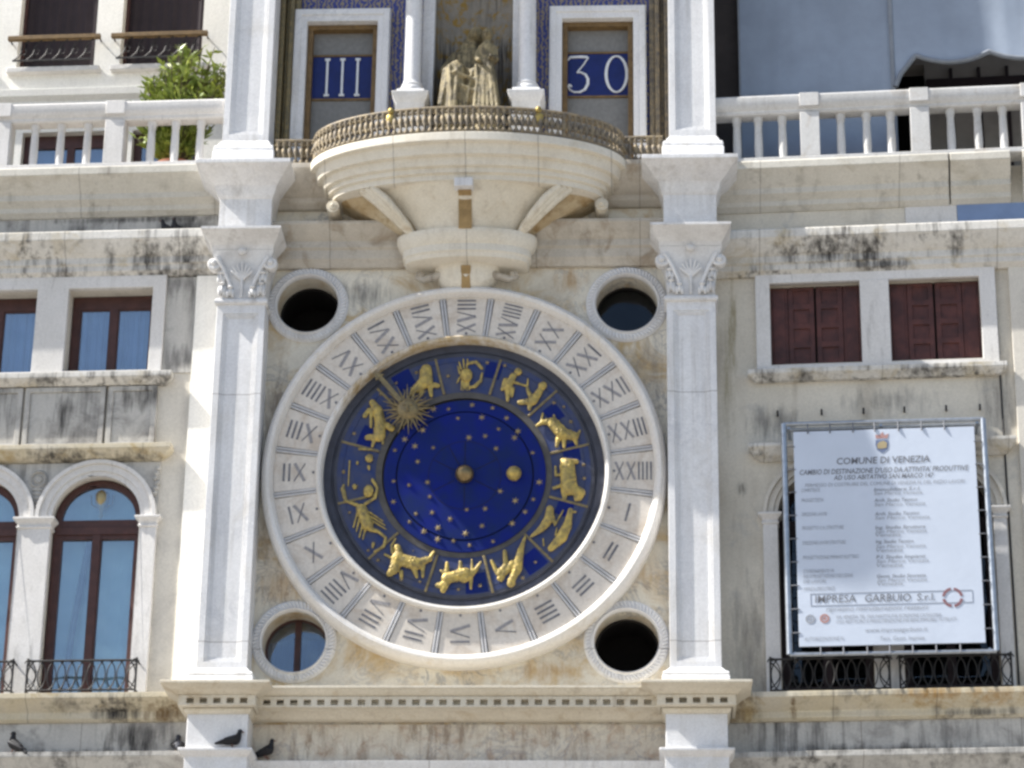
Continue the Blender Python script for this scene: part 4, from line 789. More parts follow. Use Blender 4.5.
TOPROWS = [(-.05, 16.66), (-.09, 16.70), (-.11, 16.71), (-.11, 16.77), (-.17, 16.82), (-.19, 16.83), (-.19, 16.90), (-.28, 16.98), (-.36, 17.06), (-.38, 17.07), (-.38, 17.16), (-.36, 17.18)]
MIDROWS = [(-.05, 15.88), (-.09, 15.92), (-.11, 15.93), (-.11, 16.00), (-.14, 16.01), (-.14, 16.09), (-.18, 16.11), (-.25, 16.21), (-.29, 16.25), (-.30, 16.26), (-.30, 16.36), (-.27, 16.38)]
LOWROWS = [(-.06, 10.50), (-.10, 10.53), (-.10, 10.60), (-.14, 10.63), (-.22, 10.67), (-.27, 10.71), (-.28, 10.715), (-.28, 10.775)]

# ------------------------------------------------------------------ left wing
lw = thing('palace_wing', 'weathered stone palace wing left of the clock tower with arched brown windows', 'building', LEFT, (-2.0, 0, GZ), 'palace wings beside the tower')
SL = -6.4; AW = [(-1.825, -.805), (-3.22, -2.20), (-4.615, -3.595)]; MWn = [(-1.83, -.83), (-3.2, -2.2), (-4.57, -3.57)]
ZS = 12.885
holes = [arch(a-.01, b+.01, 10.79, ZS, n=28) for a, b in AW] + [rect(a-.005, b+.005, 14.68, 15.745) for a, b in MWn]
part('wall', MB().prism([rect(SL, .05, GZ, 17.15)]+holes, 0, .42), M['plaster_l'], lw)
b = MB(); b.box(SL, .05, 2.5, 2.9, GZ, 17.0); b.box(SL, .05, .42, 2.5, 10.5, 10.7); b.box(SL, .05, .42, 2.5, 13.9, 14.1); b.box(SL, .05, .42, 2.9, 16.9, 17.15); b.box(SL, SL+.3, .42, 2.5, GZ, 16.9); b.box(-.05, .05, .42, 2.5, GZ, 16.9)
part('floor_slab', b, M['dark'], lw)
cornice('top_cornice', lw, SL, -.04, TOPROWS, M['clean_ledge'], ret1=False)
part('frieze_band', MB().box(SL, -.02, -.03, .02, 16.375, 16.665), M['grey_band'], lw)
cornice('middle_cornice', lw, SL, -.02, MIDROWS, M['istrian'])
m = MB(); m.prism([rect(SL+.5, -.675, 14.64, 15.89)]+[rect(a, b_, 14.69, 15.74) for a, b_ in MWn], -.06, .02); part('window_surround', m, M['surround'], lw, bevel=0.006)
cornice('sill_ledge', lw, SL, -.53, [(-.08, 14.50), (-.12, 14.53), (-.16, 14.56), (-.17, 14.57), (-.17, 14.635)], M['istrian'], ret1=True)
m = MB()
for a, b_ in ((-2.24, -1.30), (-1.27, -.70), (-3.6, -2.27), (-4.9, -3.63)):
    m.prism([rect(a, b_, 13.74, 14.49), rect(a+.06, b_-.06, 13.80, 14.43)], -.06, .02); m.box(a+.06, b_-.06, -.04, .02, 13.80, 14.43)
part('apron_panel', m, M['grey_band'], lw, bevel=0.006)
cornice('ledge', lw, SL, -.475, [(-.05, 13.57), (-.09, 13.59), (-.11, 13.60), (-.14, 13.63), (-.18, 13.67), (-.19, 13.68), (-.19, 13.735)], M['ledge'], ret1=True)
m = MB(); m.box(-.32, -.0, -.055, .02, 10.76, 15.87); part('wall_strip', m, M['house'], lw, bevel=0.005)
m = MB(); m.box(-.67, -.33, -.02, .02, 14.66, 15.87); part('render_patch', m, M['grey_band'], lw)
for a, b_ in MWn[:3]: casement(lw, a, b_, 14.69, 15.74, .20)
for i, (a, b_) in enumerate(AW):
    c = (a+b_)/2; r = (b_-a)/2
    m = MB(); arch_mould(m, c, ZS, r, r+.185, -.06); part('arch_moulding', m, M['surround'], lw, bevel=0.004)
    arched_window(lw, a, b_, 10.79, ZS, .11)
    s0, s1 = (b_, b_+.195) if i == 0 else (b_, b_+.375)
    m = MB(); m.box(s0, s1, -.055, .03, 10.75, ZS-.12); pier_capital(m, s0, s1, -.055, ZS+.01); part('window_pier', m, M['surround'], lw, bevel=0.005)
    if i:
        sc = (b_+b_+.375)/2; m = MB(); m.ring(sc, 13.37, [(.075, .0), (.075, -.03), (.09, -.05), (.11, -.03), (.11, .0)], 28); m.ball((sc, -.01, 13.37), .06, 12, .06, .03, .06)
        for k in range(7): m.ball((sc+.035*math.cos(k*.9), -.03, 13.37+.035*math.sin(k*.9)), .018, 8)
        for k in range(5): m.ball((sc, -.02, 13.05+.05*k), .02, 8, .03+.012*k, .025, .03)
        part('spandrel_roundel', m, M['grey_band'], lw, smooth=50)
    if i == 0:
        m = MB()
        for k in range(6): m.ball((-.66+.012*(k % 3), -.02, 13.18+.06*k), .03, 8, .035, .03, .035)
        part('spandrel_carving', m, M['grey_band'], lw, smooth=50)
m = MB(); m.prism([[(-6.2, 12.9)] + sum([[(c-.685, 12.9)] + [(c-.685*math.cos(math.pi*k/20), ZS+.02+.685*math.sin(math.pi*k/20)) for k in range(1, 20)] + [(c+.685, 12.9)] for c in (-4.105, -2.71, -1.315)], []) + [(-.615, 12.9), (-.615, 13.565), (-6.2, 13.565)]], -.018, .02)
part('spandrel', m, M['grey_band'], lw)
cornice('lower_ledge', lw, SL, -.01, LOWROWS, M['ledge'])
part('lower_band', MB().box(SL, -.01, -.03, .02, 10.12, 10.50), M['grey_band'], lw)
cornice('bottom_ledge', lw, SL, -.03, [(-.05, 9.7), (-.08, 9.9), (-.10, 9.92), (-.16, 10.0), (-.24, 10.06), (-.25, 10.07), (-.25, 10.12)], M['grey_band'])

# ------------------------------------------------------------------ right wing
rw = thing('palace_wing', 'stained stone palace wing right of the clock tower with closed maroon shutters', 'building', RIGHT, (2.0, 0, GZ), 'palace wings beside the tower')
SR = 6.2; RA = [(.67, 1.67), (2.0, 3.03)]; RM = [(.64, 1.67), (2.0, 3.025)]
m = MB(); m.prism([rect(-.05, SR, GZ, 17.1)]+[arch(a, b_, 10.77, 12.86, n=28) for a, b_ in RA]+[rect(a, b_, 14.69, 15.685) for a, b_ in RM], 0, .42); part('wall', m, M['plaster'], rw)
b = MB(); b.box(-.05, SR, 2.3, 2.7, GZ, 17.0); b.box(-.05, SR, .42, 2.3, 10.5, 10.7); b.box(-.05, SR, .42, 2.3, 13.9, 14.1); b.box(-.05, SR, .42, 2.7, 16.9, 17.1); b.box(SR-.3, SR, .42, 2.3, GZ, 16.9); b.box(-.05, .05, .42, 2.3, GZ, 16.9)
part('floor_slab', b, M['dark'], rw)
DZ = -.06
for a, b_ in ((.02, 2.735), (2.755, 3.44), (3.58, SR)): cornice('top_cornice', rw, a, b_, [(y, z+DZ) for y, z in TOPROWS], M['clean_ledge'])
m = MB(); m.box(.02, 2.22, -.03, .02, 16.30, 16.62); m.box(2.82, SR, -.03, .02, 16.30, 16.62); part('frieze_band', m, M['plaster'], rw)
part('frieze_slab', MB().box(2.225, 2.815, -.04, .02, 16.32, 16.615), M['surround'], rw, label='pale replaced slab in the band')
m = MB(); m.box(2.82, SR, -.045, -.031, 16.34, 16.60); part('frieze_slab', m, M['strip_blue'], rw, label='blue grey covered strip in the band')
cornice('middle_cornice', rw, .02, SR, [(y, z-.10) for y, z in MIDROWS], M['istrian'])
m = MB(); m.prism([rect(.475, 3.205, 14.58, 15.875)]+[rect(a, b_, 14.66, 15.685) for a, b_ in RM], -.06, .02); part('window_surround', m, M['surround'], rw, bevel=0.006)
cornice('sill_ledge', rw, .37, 3.28, [(-.07, 14.46), (-.10, 14.49), (-.14, 14.52), (-.15, 14.53), (-.15, 14.585)], M['istrian'], ret0=True, ret1=True)
for i, (a, b_) in enumerate(RM):
    c = (a+b_)/2; f = MB(); f.box(a, b_, .115, .14, 14.66, 15.685); sh = part('window_shutters', f, M['dark'], rw)
    for x0, x1 in ((a, c-.012), (c+.012, b_)):
        m = MB(); w4 = (x1-x0)
        cols = [(x0, x0+w4*.40), (x0+w4*.41, x1)] if x0 == a else [(x0, x0+w4*.60), (x0+w4*.61, x1)]
        for u0, u1 in cols:
            pan = []
            for k in range(4):
                z0 = 14.70+.24*k; pan.append(rect(u0+.055, u1-.055, z0+.05, z0+.22))
            if u1-u0 > .25: m.prism([rect(u0, u1, 14.67, 15.675)]+pan, .07, .112); m.box(u0+.02, u1-.02, .09, .113, 14.70, 15.65)
            else: m.box(u0, u1, .072, .112, 14.67, 15.675); m.box(u0+.03, u1-.03, .062, .072, 14.72, 15.62)
        part('shutter_leaf', m, M['shutter'], sh, bevel=0.004)
for i, (a, b_) in enumerate(RA):
    c = (a+b_)/2; r = (b_-a)/2; m = MB(); arch_mould(m, c, 12.86, r, r+.165, -.05); part('arch_moulding', m, M['plaster_l'], rw, bevel=0.004)
    f = MB(); f.prism([arch(a, b_, 10.77, 12.86, n=28), rect(a+.09, c-.05, 10.95, 12.7), rect(c+.05, b_-.09, 10.95, 12.7), [(c+(r-.09)*math.cos(math.pi*k/20), 12.88+(r-.1)*math.sin(math.pi*k/20)) for k in range(21)]], .24, .31)
    o = part('arched_window', f, M['blind'], rw, bevel=0.004); part('pane', MB().prism([arch(a+.02, b_-.02, 10.87, 12.86, n=28)], .27, .275), M['glass_black'], o)
for s0, s1 in ((.50, .665), (1.675, 1.995), (3.035, 3.18)):
    m = MB(); m.box(s0, s1, -.05, .03, 10.74, 12.76); pier_capital(m, s0, s1, -.05, 12.88); part('window_pier', m, M['surround'], rw, bevel=0.005)
m = MB(); m.tube([(3.21, -.01, 10.85), (3.205, -.01, 12.9), (3.20, -.01, 15.4)], .012, 6); part('cable', m, M['iron'], rw)
m = MB(); m.box(3.36, SR, -.05, .02, 10.84, 15.8); part('wall_strip', m, M['plaster_l'], rw, bevel=0.005)
hook = None
for s in (.695, 1.19, 1.66, 2.115, 2.58, 2.955):
    if hook is None:
        m = MB(); m.tube([(0, .01, 14.06), (0, -.05, 14.06), (0, -.065, 14.075), (0, -.065, 14.10)], .012, 6); hook = part('wall_hook', m, M['iron'], rw); hook.location = (s, 0, 0)
        hook.location = (s, 0, 0)
    else: again(hook, rw, (s, 0, 0))
cornice('ledge', rw, .36, 3.33, [(-.05, 13.50), (-.09, 13.53), (-.11, 13.54), (-.14, 13.58), (-.17, 13.62), (-.18, 13.63), (-.18, 13.67)], M['istrian'], ret0=True, ret1=True)
cornice('lower_ledge', rw, .01, SR, [(y, z-.02) for y, z in LOWROWS], M['ledge'])
part('lower_band', MB().box(.01, SR, -.03, .02, 10.10, 10.50), M['grey_band'], rw)
cornice('bottom_ledge', rw, .03, SR, [(-.05, 9.7), (-.08, 9.88), (-.10, 9.90), (-.16, 9.98), (-.24, 10.03), (-.25, 10.04), (-.25, 10.10)], M['grey_band'])

# ------------------------------------------------------------------ stone balustrades on the wings
def balustrade(frame, label, s0, s1, piers, cols, zb, y, mat='surround'):
    t = thing('stone_balustrade', label, 'balustrade', frame, ((s0+s1)/2, y, zb), 'stone balustrades on the terraces')
    z1 = zb+.63
    part('rail', MB().loft([(s0, s1, y-a, y+a, z) for a, z in ((.085, z1), (.10, z1+.02), (.10, z1+.045), (.12, z1+.06), (.14, z1+.10), (.145, z1+.11), (.145, z1+.21), (.13, z1+.23))]), M[mat], t, bevel=0.006)
    part('plinth', MB().box(s0, s1, y-.13, y+.13, zb-.01, zb+.05), M[mat], t, bevel=0.006)
    for a, b_ in piers:
        m = MB(); m.box(a, b_, y-.125, y+.125, zb+.052, z1-.002); m.box(a, b_, y-.155, y+.155, z1+.062, z1+.236); part('pier', m, M[mat], t, bevel=0.006)
    m = MB(); m.lathe(0, 0, [(.066, .045), (.066, .075), (.056, .085), (.052, .10), (.056, .20), (.055, .30), (.050, .48), (.048, .54), (.058, .55), (.050, .565), (.062, .585), (.066, .60), (.066, .63)], 20)
    m.v = [(v[0]*.88+(s0+s1)/2, v[1]*.88+y, v[2]+zb) for v in m.v]
    first = None
    for s in cols:
        if first is None: first = part('baluster', m, M[mat], t, smooth=50); first.location = (s-(s0+s1)/2, 0, 0)
        else: again(first, t, (s-(s0+s1)/2, 0, 0))
    return t
balustrade(LEFT, 'pale stone balustrade on the terrace left of the tower, oleander behind it', SL, -.06, [(-2.80, -2.62), (-1.475, -1.245), (-4.1, -3.9), (-5.4, -5.2)],
           [-2.345, -2.03, -1.705, -.935, -.648, -.345, -3.0, -3.3, -3.6, -4.4, -4.7, -5.0, -5.7, -6.0], 17.18, -.22)
balustrade(RIGHT, 'greyer stone balustrade right of the tower in front of blue grey sheeting', .05, SR, [(1.05, 1.275), (2.325, 2.545), (3.6, 3.82), (4.9, 5.1)],
           [.31, .56, .84, 1.52, 1.82, 2.10, 2.79, 3.10, 3.39, 4.1, 4.4, 4.65, 5.4, 5.7, 6.0], 17.115, -.22, 'grey_marble')

# ------------------------------------------------------------------ set-back house on the left terrace
YH = 2.55
hs = thing('terrace_house', 'white house set back on the left terrace with dark blinds behind iron rails', 'house', LEFT, (-2.0, YH, 17.15))
UW = [(-3.47, -2.43), (-2.085, -1.00), (-4.9, -3.85)]; LWn = [(-3.30, -2.05), (-1.84, -.95), (-4.9, -3.7)]
part('wall', MB().prism([rect(SL, 1.6, 17.0, 23.2)]+[rect(a, b_, 20.13, 22.3) for a, b_ in UW]+[rect(a, b_, 17.2, 19.2) for a, b_ in LWn], YH, YH+.35), M['house'], hs)
part('rear_wall', MB().box(SL, 1.6, YH+1.6, YH+1.8, 17.0, 23.2), M['dark'], hs)
cornice('string_course', hs, SL, 1.6, [(YH-.03, 19.42), (YH-.06, 19.46), (YH-.06, 19.62), (YH-.12, 19.68), (YH-.13, 19.78)], M['house'], yb=YH+.05)
m = MB()
for a, b_ in UW: m.box(a-.10, b_+.10, YH-.10, YH+.05, 20.05, 20.125)
part('window_sill', m, M['surround'], hs, bevel=0.01)
for a, b_ in UW:
    f = MB(); f.prism([rect(a, b_, 20.13, 22.3), rect(a+.04, b_-.04, 20.16, 22.26)], YH+.16, YH+.22); o = part('window', f, M['wood'], hs)
    part('blind', wavy(MB(), a+.02, b_-.02, YH+.20, 20.14, 22.28, .008, .13), M['blind'], o, smooth=60)
for i, (a, b_) in enumerate(LWn):
    c = (a+b_)/2; f = MB(); f.prism([rect(a, b_, 17.2, 19.2), rect(a+.10, c-.05, 17.3, 19.02), rect(c+.05, b_-.10, 17.3, 19.02)], YH+.12, YH+.2); o = part('terrace_door', f, M['wood'], hs, bevel=0.005)
    part('pane', MB().box(a+.08, b_-.08, YH+.15, YH+.155, 17.28, 19.05), M['glass'], o)
    if i != 1: part('curtain', wavy(MB(), a+.08, b_-.08, YH+.30, 17.2, 19.1, .015, .2), M['curtain'], o, smooth=80)
for i, (a, b_) in enumerate(UW[:2]):
    t = thing('window_railing', 'low iron railing with ochre top bar at the '+('leftmost dark window above the terrace' if i == 0 else 'dark window above the oleander'), 'railing', LEFT, ((a+b_)/2, YH-.12, 20.16), 'railings on the upper house windows')
    part('top_bar', MB().box(a-.10, b_+.10, YH-.17, YH-.10, 20.50, 20.56), M['oldwood'], t, bevel=0.006)
    m = MB(); m.box(a-.02, b_+.02, YH-.145, YH-.125, 20.19, 20.21)
    n = 6
    for k in range(n):
        x = a+(b_-a)*(k+.5)/n; pts = [(x-.10+.20*t_+.03*math.sin(6.28*t_), YH-.135, 20.20+.30*t_) for t_ in [q/8 for q in range(9)]]; m.tube(pts, .009, 6)
        m.tube([(x+.04+.035*math.cos(q*.8), YH-.135, 20.33+.05*math.sin(q*.8)) for q in range(8)], .009, 6)
    for x in (a-.08, b_+.08): m.tube([(x, YH+.02, 20.53), (x, YH-.14, 20.53)], .012, 6)
    part('scrollwork', m, M['iron'], t)

# set-back house on the right terrace, mostly behind the sheeting
YR = 2.2
hr = thing('terrace_house', 'shaded grey brown house behind the sheeting on the right terrace', 'house', RIGHT, (2.6, YR, 17.1))
part('wall', MB().prism([rect(-.35, SR, 17.0, 22.6), rect(.02, .45, 17.05, 21.5), rect(2.10, 2.62, 17.1, 19.7), rect(3.9, 4.6, 17.1, 19.7)], YR, YR+.3), M['terrace'], hr)
part('rear_wall', MB().box(-.35, SR, YR+1.2, YR+1.4, 17.0, 22.6), M['dark'], hr)
part('shut_door', MB().box(.02, .45, YR+.05, YR+.1, 17.05, 21.5), M['doorway'], hr)
part('dark_strip', MB().box(-.36, .34, .70, .74, 17.1, 21.6), M['doorway'], hr)  # dark brown sheet closing the strip between tower and sheeting
m = MB()
for s in (2.95, 3.3, 3.65): m.box(s-.02, s+.02, YR-.05, YR, 17.1, 19.6)
m.box(2.64, 3.88, YR-.06, YR, 19.3, 19.45); part('door_panelling', m, M['blind'], hr)
part('roof_slab', MB().box(-.35, SR, 0.75, YR+1.4, 21.6, 21.8), M['terrace'], hr)
m = MB()
for s in (.30, 2.18, 4.3): m.tube([(s, .78, 17.1), (s, .78, 21.6)], .03, 10)
part('post', m, M['steel'], hr)

def sheeting(label, s0, s1, y, z1, hem, ns=90, nz=40):
    t = thing('sheeting', label, 'tarpaulin', RIGHT, ((s0+s1)/2, y, hem((s0+s1)/2)), 'blue grey sheets on the right terrace')
    vs = []; fs = []
    for i in range(ns+1):
        s = s0+(s1-s0)*i/ns; zb = hem(s)
        for k in range(nz+1):
            z = zb+(z1-zb)*k/nz; q = k/nz
            yy = y+.02*mnoise.noise((s*1.2, z*.7, 3.0))+.02*math.sin(s*5.1+z*.6)*(1-q)+.028*(mnoise.noise((s*.9+z*.5, z*.35, 5.0)))+.006*mnoise.noise((s*9, z*.5, 2.0))+.006*mnoise.noise((s*6, z*1.3, 9.0)); vs.append((s, yy, z))
    for i in range(ns):
        for k in range(nz): a = i*(nz+1)+k; fs.append((a, a+nz+1, a+nz+2, a+1))
    n = len(vs); m = MB(); m.add(vs+[(s, yy+.006, z) for s, yy, z in vs], fs+[tuple(q+n for q in reversed(f)) for f in fs]); part('cloth', m, M['sheet'], t, smooth=80)
    return t
t = sheeting('flat blue grey sheet hanging to the floor behind the balustrade beside the tower', .335, 2.175, .62, 21.55, lambda s: 17.16)
part('edge_tape', MB().box(2.15, 2.20, .585, .64, 17.16, 21.5), M['sheet_hem'], t, bevel=0.004); part('edge_tape', MB().box(.32, .345, .585, .64, 17.16, 21.5), M['sheet_hem'], t, bevel=0.004)
pk = [(2.20, 18.50), (2.26, 18.66), (2.46, 18.92), (3.335, 18.93), (4.2, 18.93), (5.2, 18.93), (6.2, 18.93)]
def hem(s):
    for (a, za), (b_, zb) in zip(pk, pk[1:]):
        if s <= b_:
            q = (s-a)/(b_-a); L = b_-a; return za+(zb-za)*q-(.12*math.sin(math.pi*q)**.8 if L > .5 else .0)
    return 18.93
t = sheeting('blue grey sheet with a scalloped pale hem lifted above the balustrade', 2.20, SR, .60, 21.55, hem)
m = MB(); m.tube([(2.20+(SR-2.20)*i/160, .57, hem(2.20+(SR-2.20)*i/160)+.015) for i in range(161)], .032, 8); part('hem', m, M['sheet_hem'], t, smooth=80)

# ------------------------------------------------------------------ wrought iron window rails
def iron_rail(frame, label, s0, s1, z0, z1, y, group):
    t = thing('window_railing', label, 'railing', frame, ((s0+s1)/2, y, z0), group)
    part('top_bar', MB().tube([(s0, .0, z1), (s0, y, z1), (s1, y, z1), (s1, .0, z1)], .013, 8), M['iron'], t)
    part('bottom_bar', MB().tube([(s0, .0, z0+.03), (s0, y, z0+.03), (s1, y, z0+.03), (s1, .0, z0+.03)], .011, 8), M['iron'], t)
    m = MB(); n = max(4, round((s1-s0)/.115)); h = (z1-z0-.03)/2; zc = z0+.03+h
    for k in range(n):
        x = s0+(s1-s0)*(k+.5)/n; w_ = (s1-s0)/n*.95
        for sg in (-1, 1): m.tube([(x+sg*w_*math.cos(math.pi*(q/10-.5))*.9-sg*w_*.45, y, zc+h*math.sin(math.pi*(q/10-.5))) for q in range(11)], .007, 6)
    part('lattice', m, M['iron'], t)
    for s, d in ((s0, -1), (s1, 1)):
        m = MB(); m.tube([(s, y, z0), (s, y, z1+.03)], .012, 8)
        m.tube([(s-d*.02+d*.05*(1-q/16)*math.cos(q*.65), y-.01, z1-.03+.05*(1-q/16)*math.sin(q*.65)) for q in range(15)], .008, 6)
        m.tube([(s-d*.10*math.sin(math.pi*q/10), y-.005, z0+.05+(z1-z0-.08)*q/10) for q in range(11)], .008, 6); part('end_scroll', m, M['iron'], t)
    return t
GR = 'wrought iron rails at the arched windows'
iron_rail(LEFT, 'low wrought iron rail across the foot of the arched window with the hanging lamp', -1.92, -.70, 10.80, 11.165, -.19, GR)
iron_rail(LEFT, 'wrought iron rail at the arched window cut by the left edge', -3.30, -2.08, 10.80, 11.165, -.19, GR)
iron_rail(RIGHT, 'wrought iron rail below the left half of the white notice board', .55, 1.83, 10.765, 11.145, -.17, GR)
iron_rail(RIGHT, 'wrought iron rail below the right half of the white notice board', 1.94, 3.13, 10.765, 11.145, -.17, GR)

# ------------------------------------------------------------------ lamp hanging inside the arched window
lp = thing('hanging_lamp', 'ornate brass lamp hanging at the top of the left wing arched window nearest the tower', 'lamp', LEFT, (-1.315, .20, 12.98))
m = MB(); m.lathe(-1.315, .21, [(.004, 12.95), (.03, 13.0), (.02, 13.04), (.055, 13.09), (.085, 13.17), (.09, 13.24), (.07, 13.29), (.03, 13.31), (.012, 13.33), (.012, 13.40)], 14)
for k in range(6):
    a = k*math.pi/3; m.tube([(-1.315+.05*math.cos(a), .21+.03*math.sin(a), 13.10), (-1.315+.12*math.cos(a), .21+.04*math.sin(a), 13.14), (-1.315+.13*math.cos(a), .21+.04*math.sin(a), 13.25)], .012, 6)
part('lamp_body', m, M['brass'], lp, smooth=60)
m = MB(); m.tube([(-1.315, .21, 12.86), (-1.315, .21, 12.96)], .01, 6); part('tassel', m, M['brass'], lp)

# ------------------------------------------------------------------ notice board
sg = thing('notice_board', 'white printed works notice board on a steel tube frame over the right arched windows', 'sign', RIGHT, (1.84, -.35, 11.13))
YB = -.36; S0, S1, SZ0, SZ1 = .87, 2.862, 11.225, 13.72
ban = part('board', MB().box(S0, S1, YB, YB+.02, SZ0, SZ1), M['board'], sg, bevel=0.004)
fr = MB(); r_ = .034; c4 = [(.765, 11.145), (2.975, 11.135), (2.965, 13.815), (.765, 13.825)]
for k in range(4):
    a, b_ = c4[k], c4[(k+1) % 4]; fr.tube([(a[0], YB+.03, a[1]), (b_[0], YB+.03, b_[1])], r_ if k % 2 else .024, 12)
for s in (.82, 1.84, 2.90):
    for z in (11.16, 13.78): fr.tube([(s, YB+.03, z), (s, .0, z)], .018, 8)
for z in (11.16, 13.78): fr.tube([(.765, YB+.10, z+.0), (2.97, YB+.10, z)], .022, 10)
part('tube_frame', fr, M['steel'], sg, smooth=60)
tie = MB(); tie.tube([(0, YB-.012, .0), (0, YB-.004, .06), (0, YB+.02, .135)], .009, 6); tie.v = [(x+1.84, y, z+11.13) for x, y, z in tie.v]
t0 = part('tie', tie, M['ink'], sg)
t0.location = (1.03-1.84, 0, 13.69-11.13)
for s in (1.275, 1.53, 1.77, 2.03, 2.285, 2.535): again(t0, sg, (s-1.84, 0, 13.69-11.13))
for s in (1.10, 1.345, 1.60, 1.84, 2.085, 2.335, 2.59): again(t0, sg, (s-1.84, 0, 11.115-11.13))
sd = MB(); sd.tube([(0, YB+.03, 0), (.055, YB-.006, 0), (.12, YB-.004, 0)], .006, 6); sd.v = [(x+1.84, y, z+11.13) for x, y, z in sd.v]
t1 = part('tie', sd, M['ink'], sg); t1.location = (.765-1.84, 0, .25)
for k in range(1, 9): again(t1, sg, (.765-1.84, 0, .25+.27*k))
for k in range(9): again(t1, sg, (2.97-1.84, 0, .25+.27*k), (0, 0, 0)).scale = (-1, 1, 1)
LX = lambda px, py: S0+(px-(793+6*(py-431)/213))/(183+3*(py-431)/213)*(S1-S0)      # places a print position on the board
LZ = lambda py: SZ1-(py-429.6)/213.5*(SZ1-SZ0)
YT = YB-.004
def line(s, x0, x1, py, hpx, mat='ink_grey', shear=.15, bold=0.0, al='L'):
    a, b_ = LX(x0, py), LX(x1, py); part('lettering', text_mb(s, a, LZ(py)-hpx*.0058, b_-a, hpx*.0117, YT, 'L', shear, bold), M[mat], ban, smooth=0)
line('COMUNE DI VENEZIA', 837, 931, 461.0, 6.6, 'ink', .1, .012)
line("CAMBIO DI DESTINAZIONE D'USO DA ATTIVITA' PRODUTTIVE", 799.5, 970, 471.3, 5.2, 'ink', .2, .008)
line('AD USO ABITATIVO SAN MARCO 147', 834, 935, 477.6, 4.6, 'ink', .2, .008)
line("PERMESSO DI COSTRUIRE DEL COMUNE DI VENEZIA N. DEL INIZIO LAVORI", 805, 966, 484.5, 3.6)
for s, x1, py in (('COMMITTENTE', 820, 489.5), ('PROGETTISTA', 823.5, 499.5), ('DIREZIONE LAVORI', 827, 513.5), ('PROGETTO C.A. STRUTTURE', 844, 527.2), ('DIREZIONE LAVORI STRUTTURE', 846, 542), ('PROGETTAZIONE IMPIANTI ELETTRICI', 859, 556.5), ('COORDINAMENTO IN', 834, 570), ('FASE DI PROGETTAZIONE E ESECUZIONE', 853, 575), ('DEI LAVORI', 826, 580), ('IMPRESA ESECUTRICE', 835, 587.5)):
    line(s, 801+(py-489)*.025, x1, py, 3.6, 'ink_grey')
for s, x1, py, mt in (('Immobiliare S.r.l.', 921, 490.6, 'ink'), ('San Marco Venezia', 923, 494.4, 'ink_grey'), ('Arch. Studio Tecnico', 918, 501.4, 'ink'), ('San Marco Venezia', 926, 505.6, 'ink_grey'), ('Arch. Studio Tecnico', 920, 515.0, 'ink'), ('San Marco Venezia', 930, 519.0, 'ink_grey'),
                      ('Ing. Studio Strutture', 926, 528.6, 'ink'), ('San Marco Venezia', 927, 532.6, 'ink_grey'), ('Venezia', 901, 536, 'ink_grey'), ('Ing. Studio Tecnico', 914, 542.6, 'ink'), ('San Marco Venezia', 926, 547.4, 'ink_grey'), ('Venezia', 903, 551.2, 'ink_grey'),
                      ('P.I. Studio Impianti', 926, 557.8, 'ink'), ('San Marco Venezia', 929, 562, 'ink_grey'), ('Venezia', 903, 566, 'ink_grey'), ('Geom. Studio Sicurezza', 926, 576.6, 'ink'), ('San Marco Venezia', 927, 580.6, 'ink_grey'), ('Venezia', 903, 584, 'ink_grey')):
    line(s, 874.5+(py-489)*.03, x1, py, 3.4, mt, .2)
line('IMPRESA', 815, 856, 597.6, 7.4, 'ink', .06, .004); line('GARBUIO', 865, 911, 597.8, 7.4, 'ink', .06, .004); line('S.r.l.', 917, 935, 597.8, 7.0, 'ink', .06, .004)
line('ripristino ristrutturazioni restauri', 826, 928, 607.2, 5.0, 'ink_grey', .3)
line('VIA VENEZIA TEL. FAX PARTITA IVA ISCRIZIONE CATEGORIA', 836, 941, 615.4, 3.4); line('OG2 RESTAURO E MANUTENZIONE DEI BENI IMMOBILI TUTELATI', 836, 956, 619.8, 3.4)
line('www.impresagarbuio.it', 865, 927, 628.6, 4.0, 'ink_grey'); line('AUTORIZZAZIONE N.', 804, 844, 636.0, 3.8, 'ink_grey'); line('Tecn. Geom. Impresa', 880, 924, 637.0, 3.8, 'ink_grey')
def bx(x0, x1, y0, y1):
    a, b_, c_, d = LX(x0, y0), LX(x1, y0), LZ(y1), LZ(y0); m = MB(); e = .004
    for q in ((a, b_, c_, c_+e), (a, b_, d-e, d), (a, a+e, c_+e, d-e), (b_-e, b_, c_+e, d-e)): m.box(q[0], q[1], YT, YB, q[2], q[3])
    return m
part('print_border', bx(810, 972, 592, 604), M['ink_grey'], ban, smooth=0)
lx, lz = LX(952.5, 599), LZ(599); lg = MB()
for k in range(4):
    a0 = math.pi/2*k+.16+math.pi/4*0; lp_ = [(lx+.112*math.cos(a0+(math.pi/2-.32)*i/12), lz+.112*math.sin(a0+(math.pi/2-.32)*i/12)) for i in range(13)]
    m_ = [(lx+.082*math.cos(a0+(math.pi/2-.32)*(1-i/12)), lz+.082*math.sin(a0+(math.pi/2-.32)*(1-i/12))) for i in range(13)]; lg.prism([lp_+m_], YT-.001*(k % 2), YB)
part('company_logo', lg, M['ink_maroon'], ban, smooth=0)
for px, py, mt in ((810, 616.7, 'ink_grey'), (824.5, 616.5, 'ink_red')):
    x, z = LX(px, py), LZ(py); m = MB(); m.prism([circle(x, z, .052, 20), circle(x, z, .030, 16)], YT, YB); m.prism([circle(x, z, .018, 12)], YT, YB); part('small_logo', m, M[mt], ban, smooth=0)
ex, ez = LX(883, 444), LZ(445.5); sh = [(-.085, .07), (.085, .07), (.09, 0), (.07, -.075), (0, -.13), (-.07, -.075), (-.09, 0)]; sh = [(x*.8, z*.8) for x, z in sh]
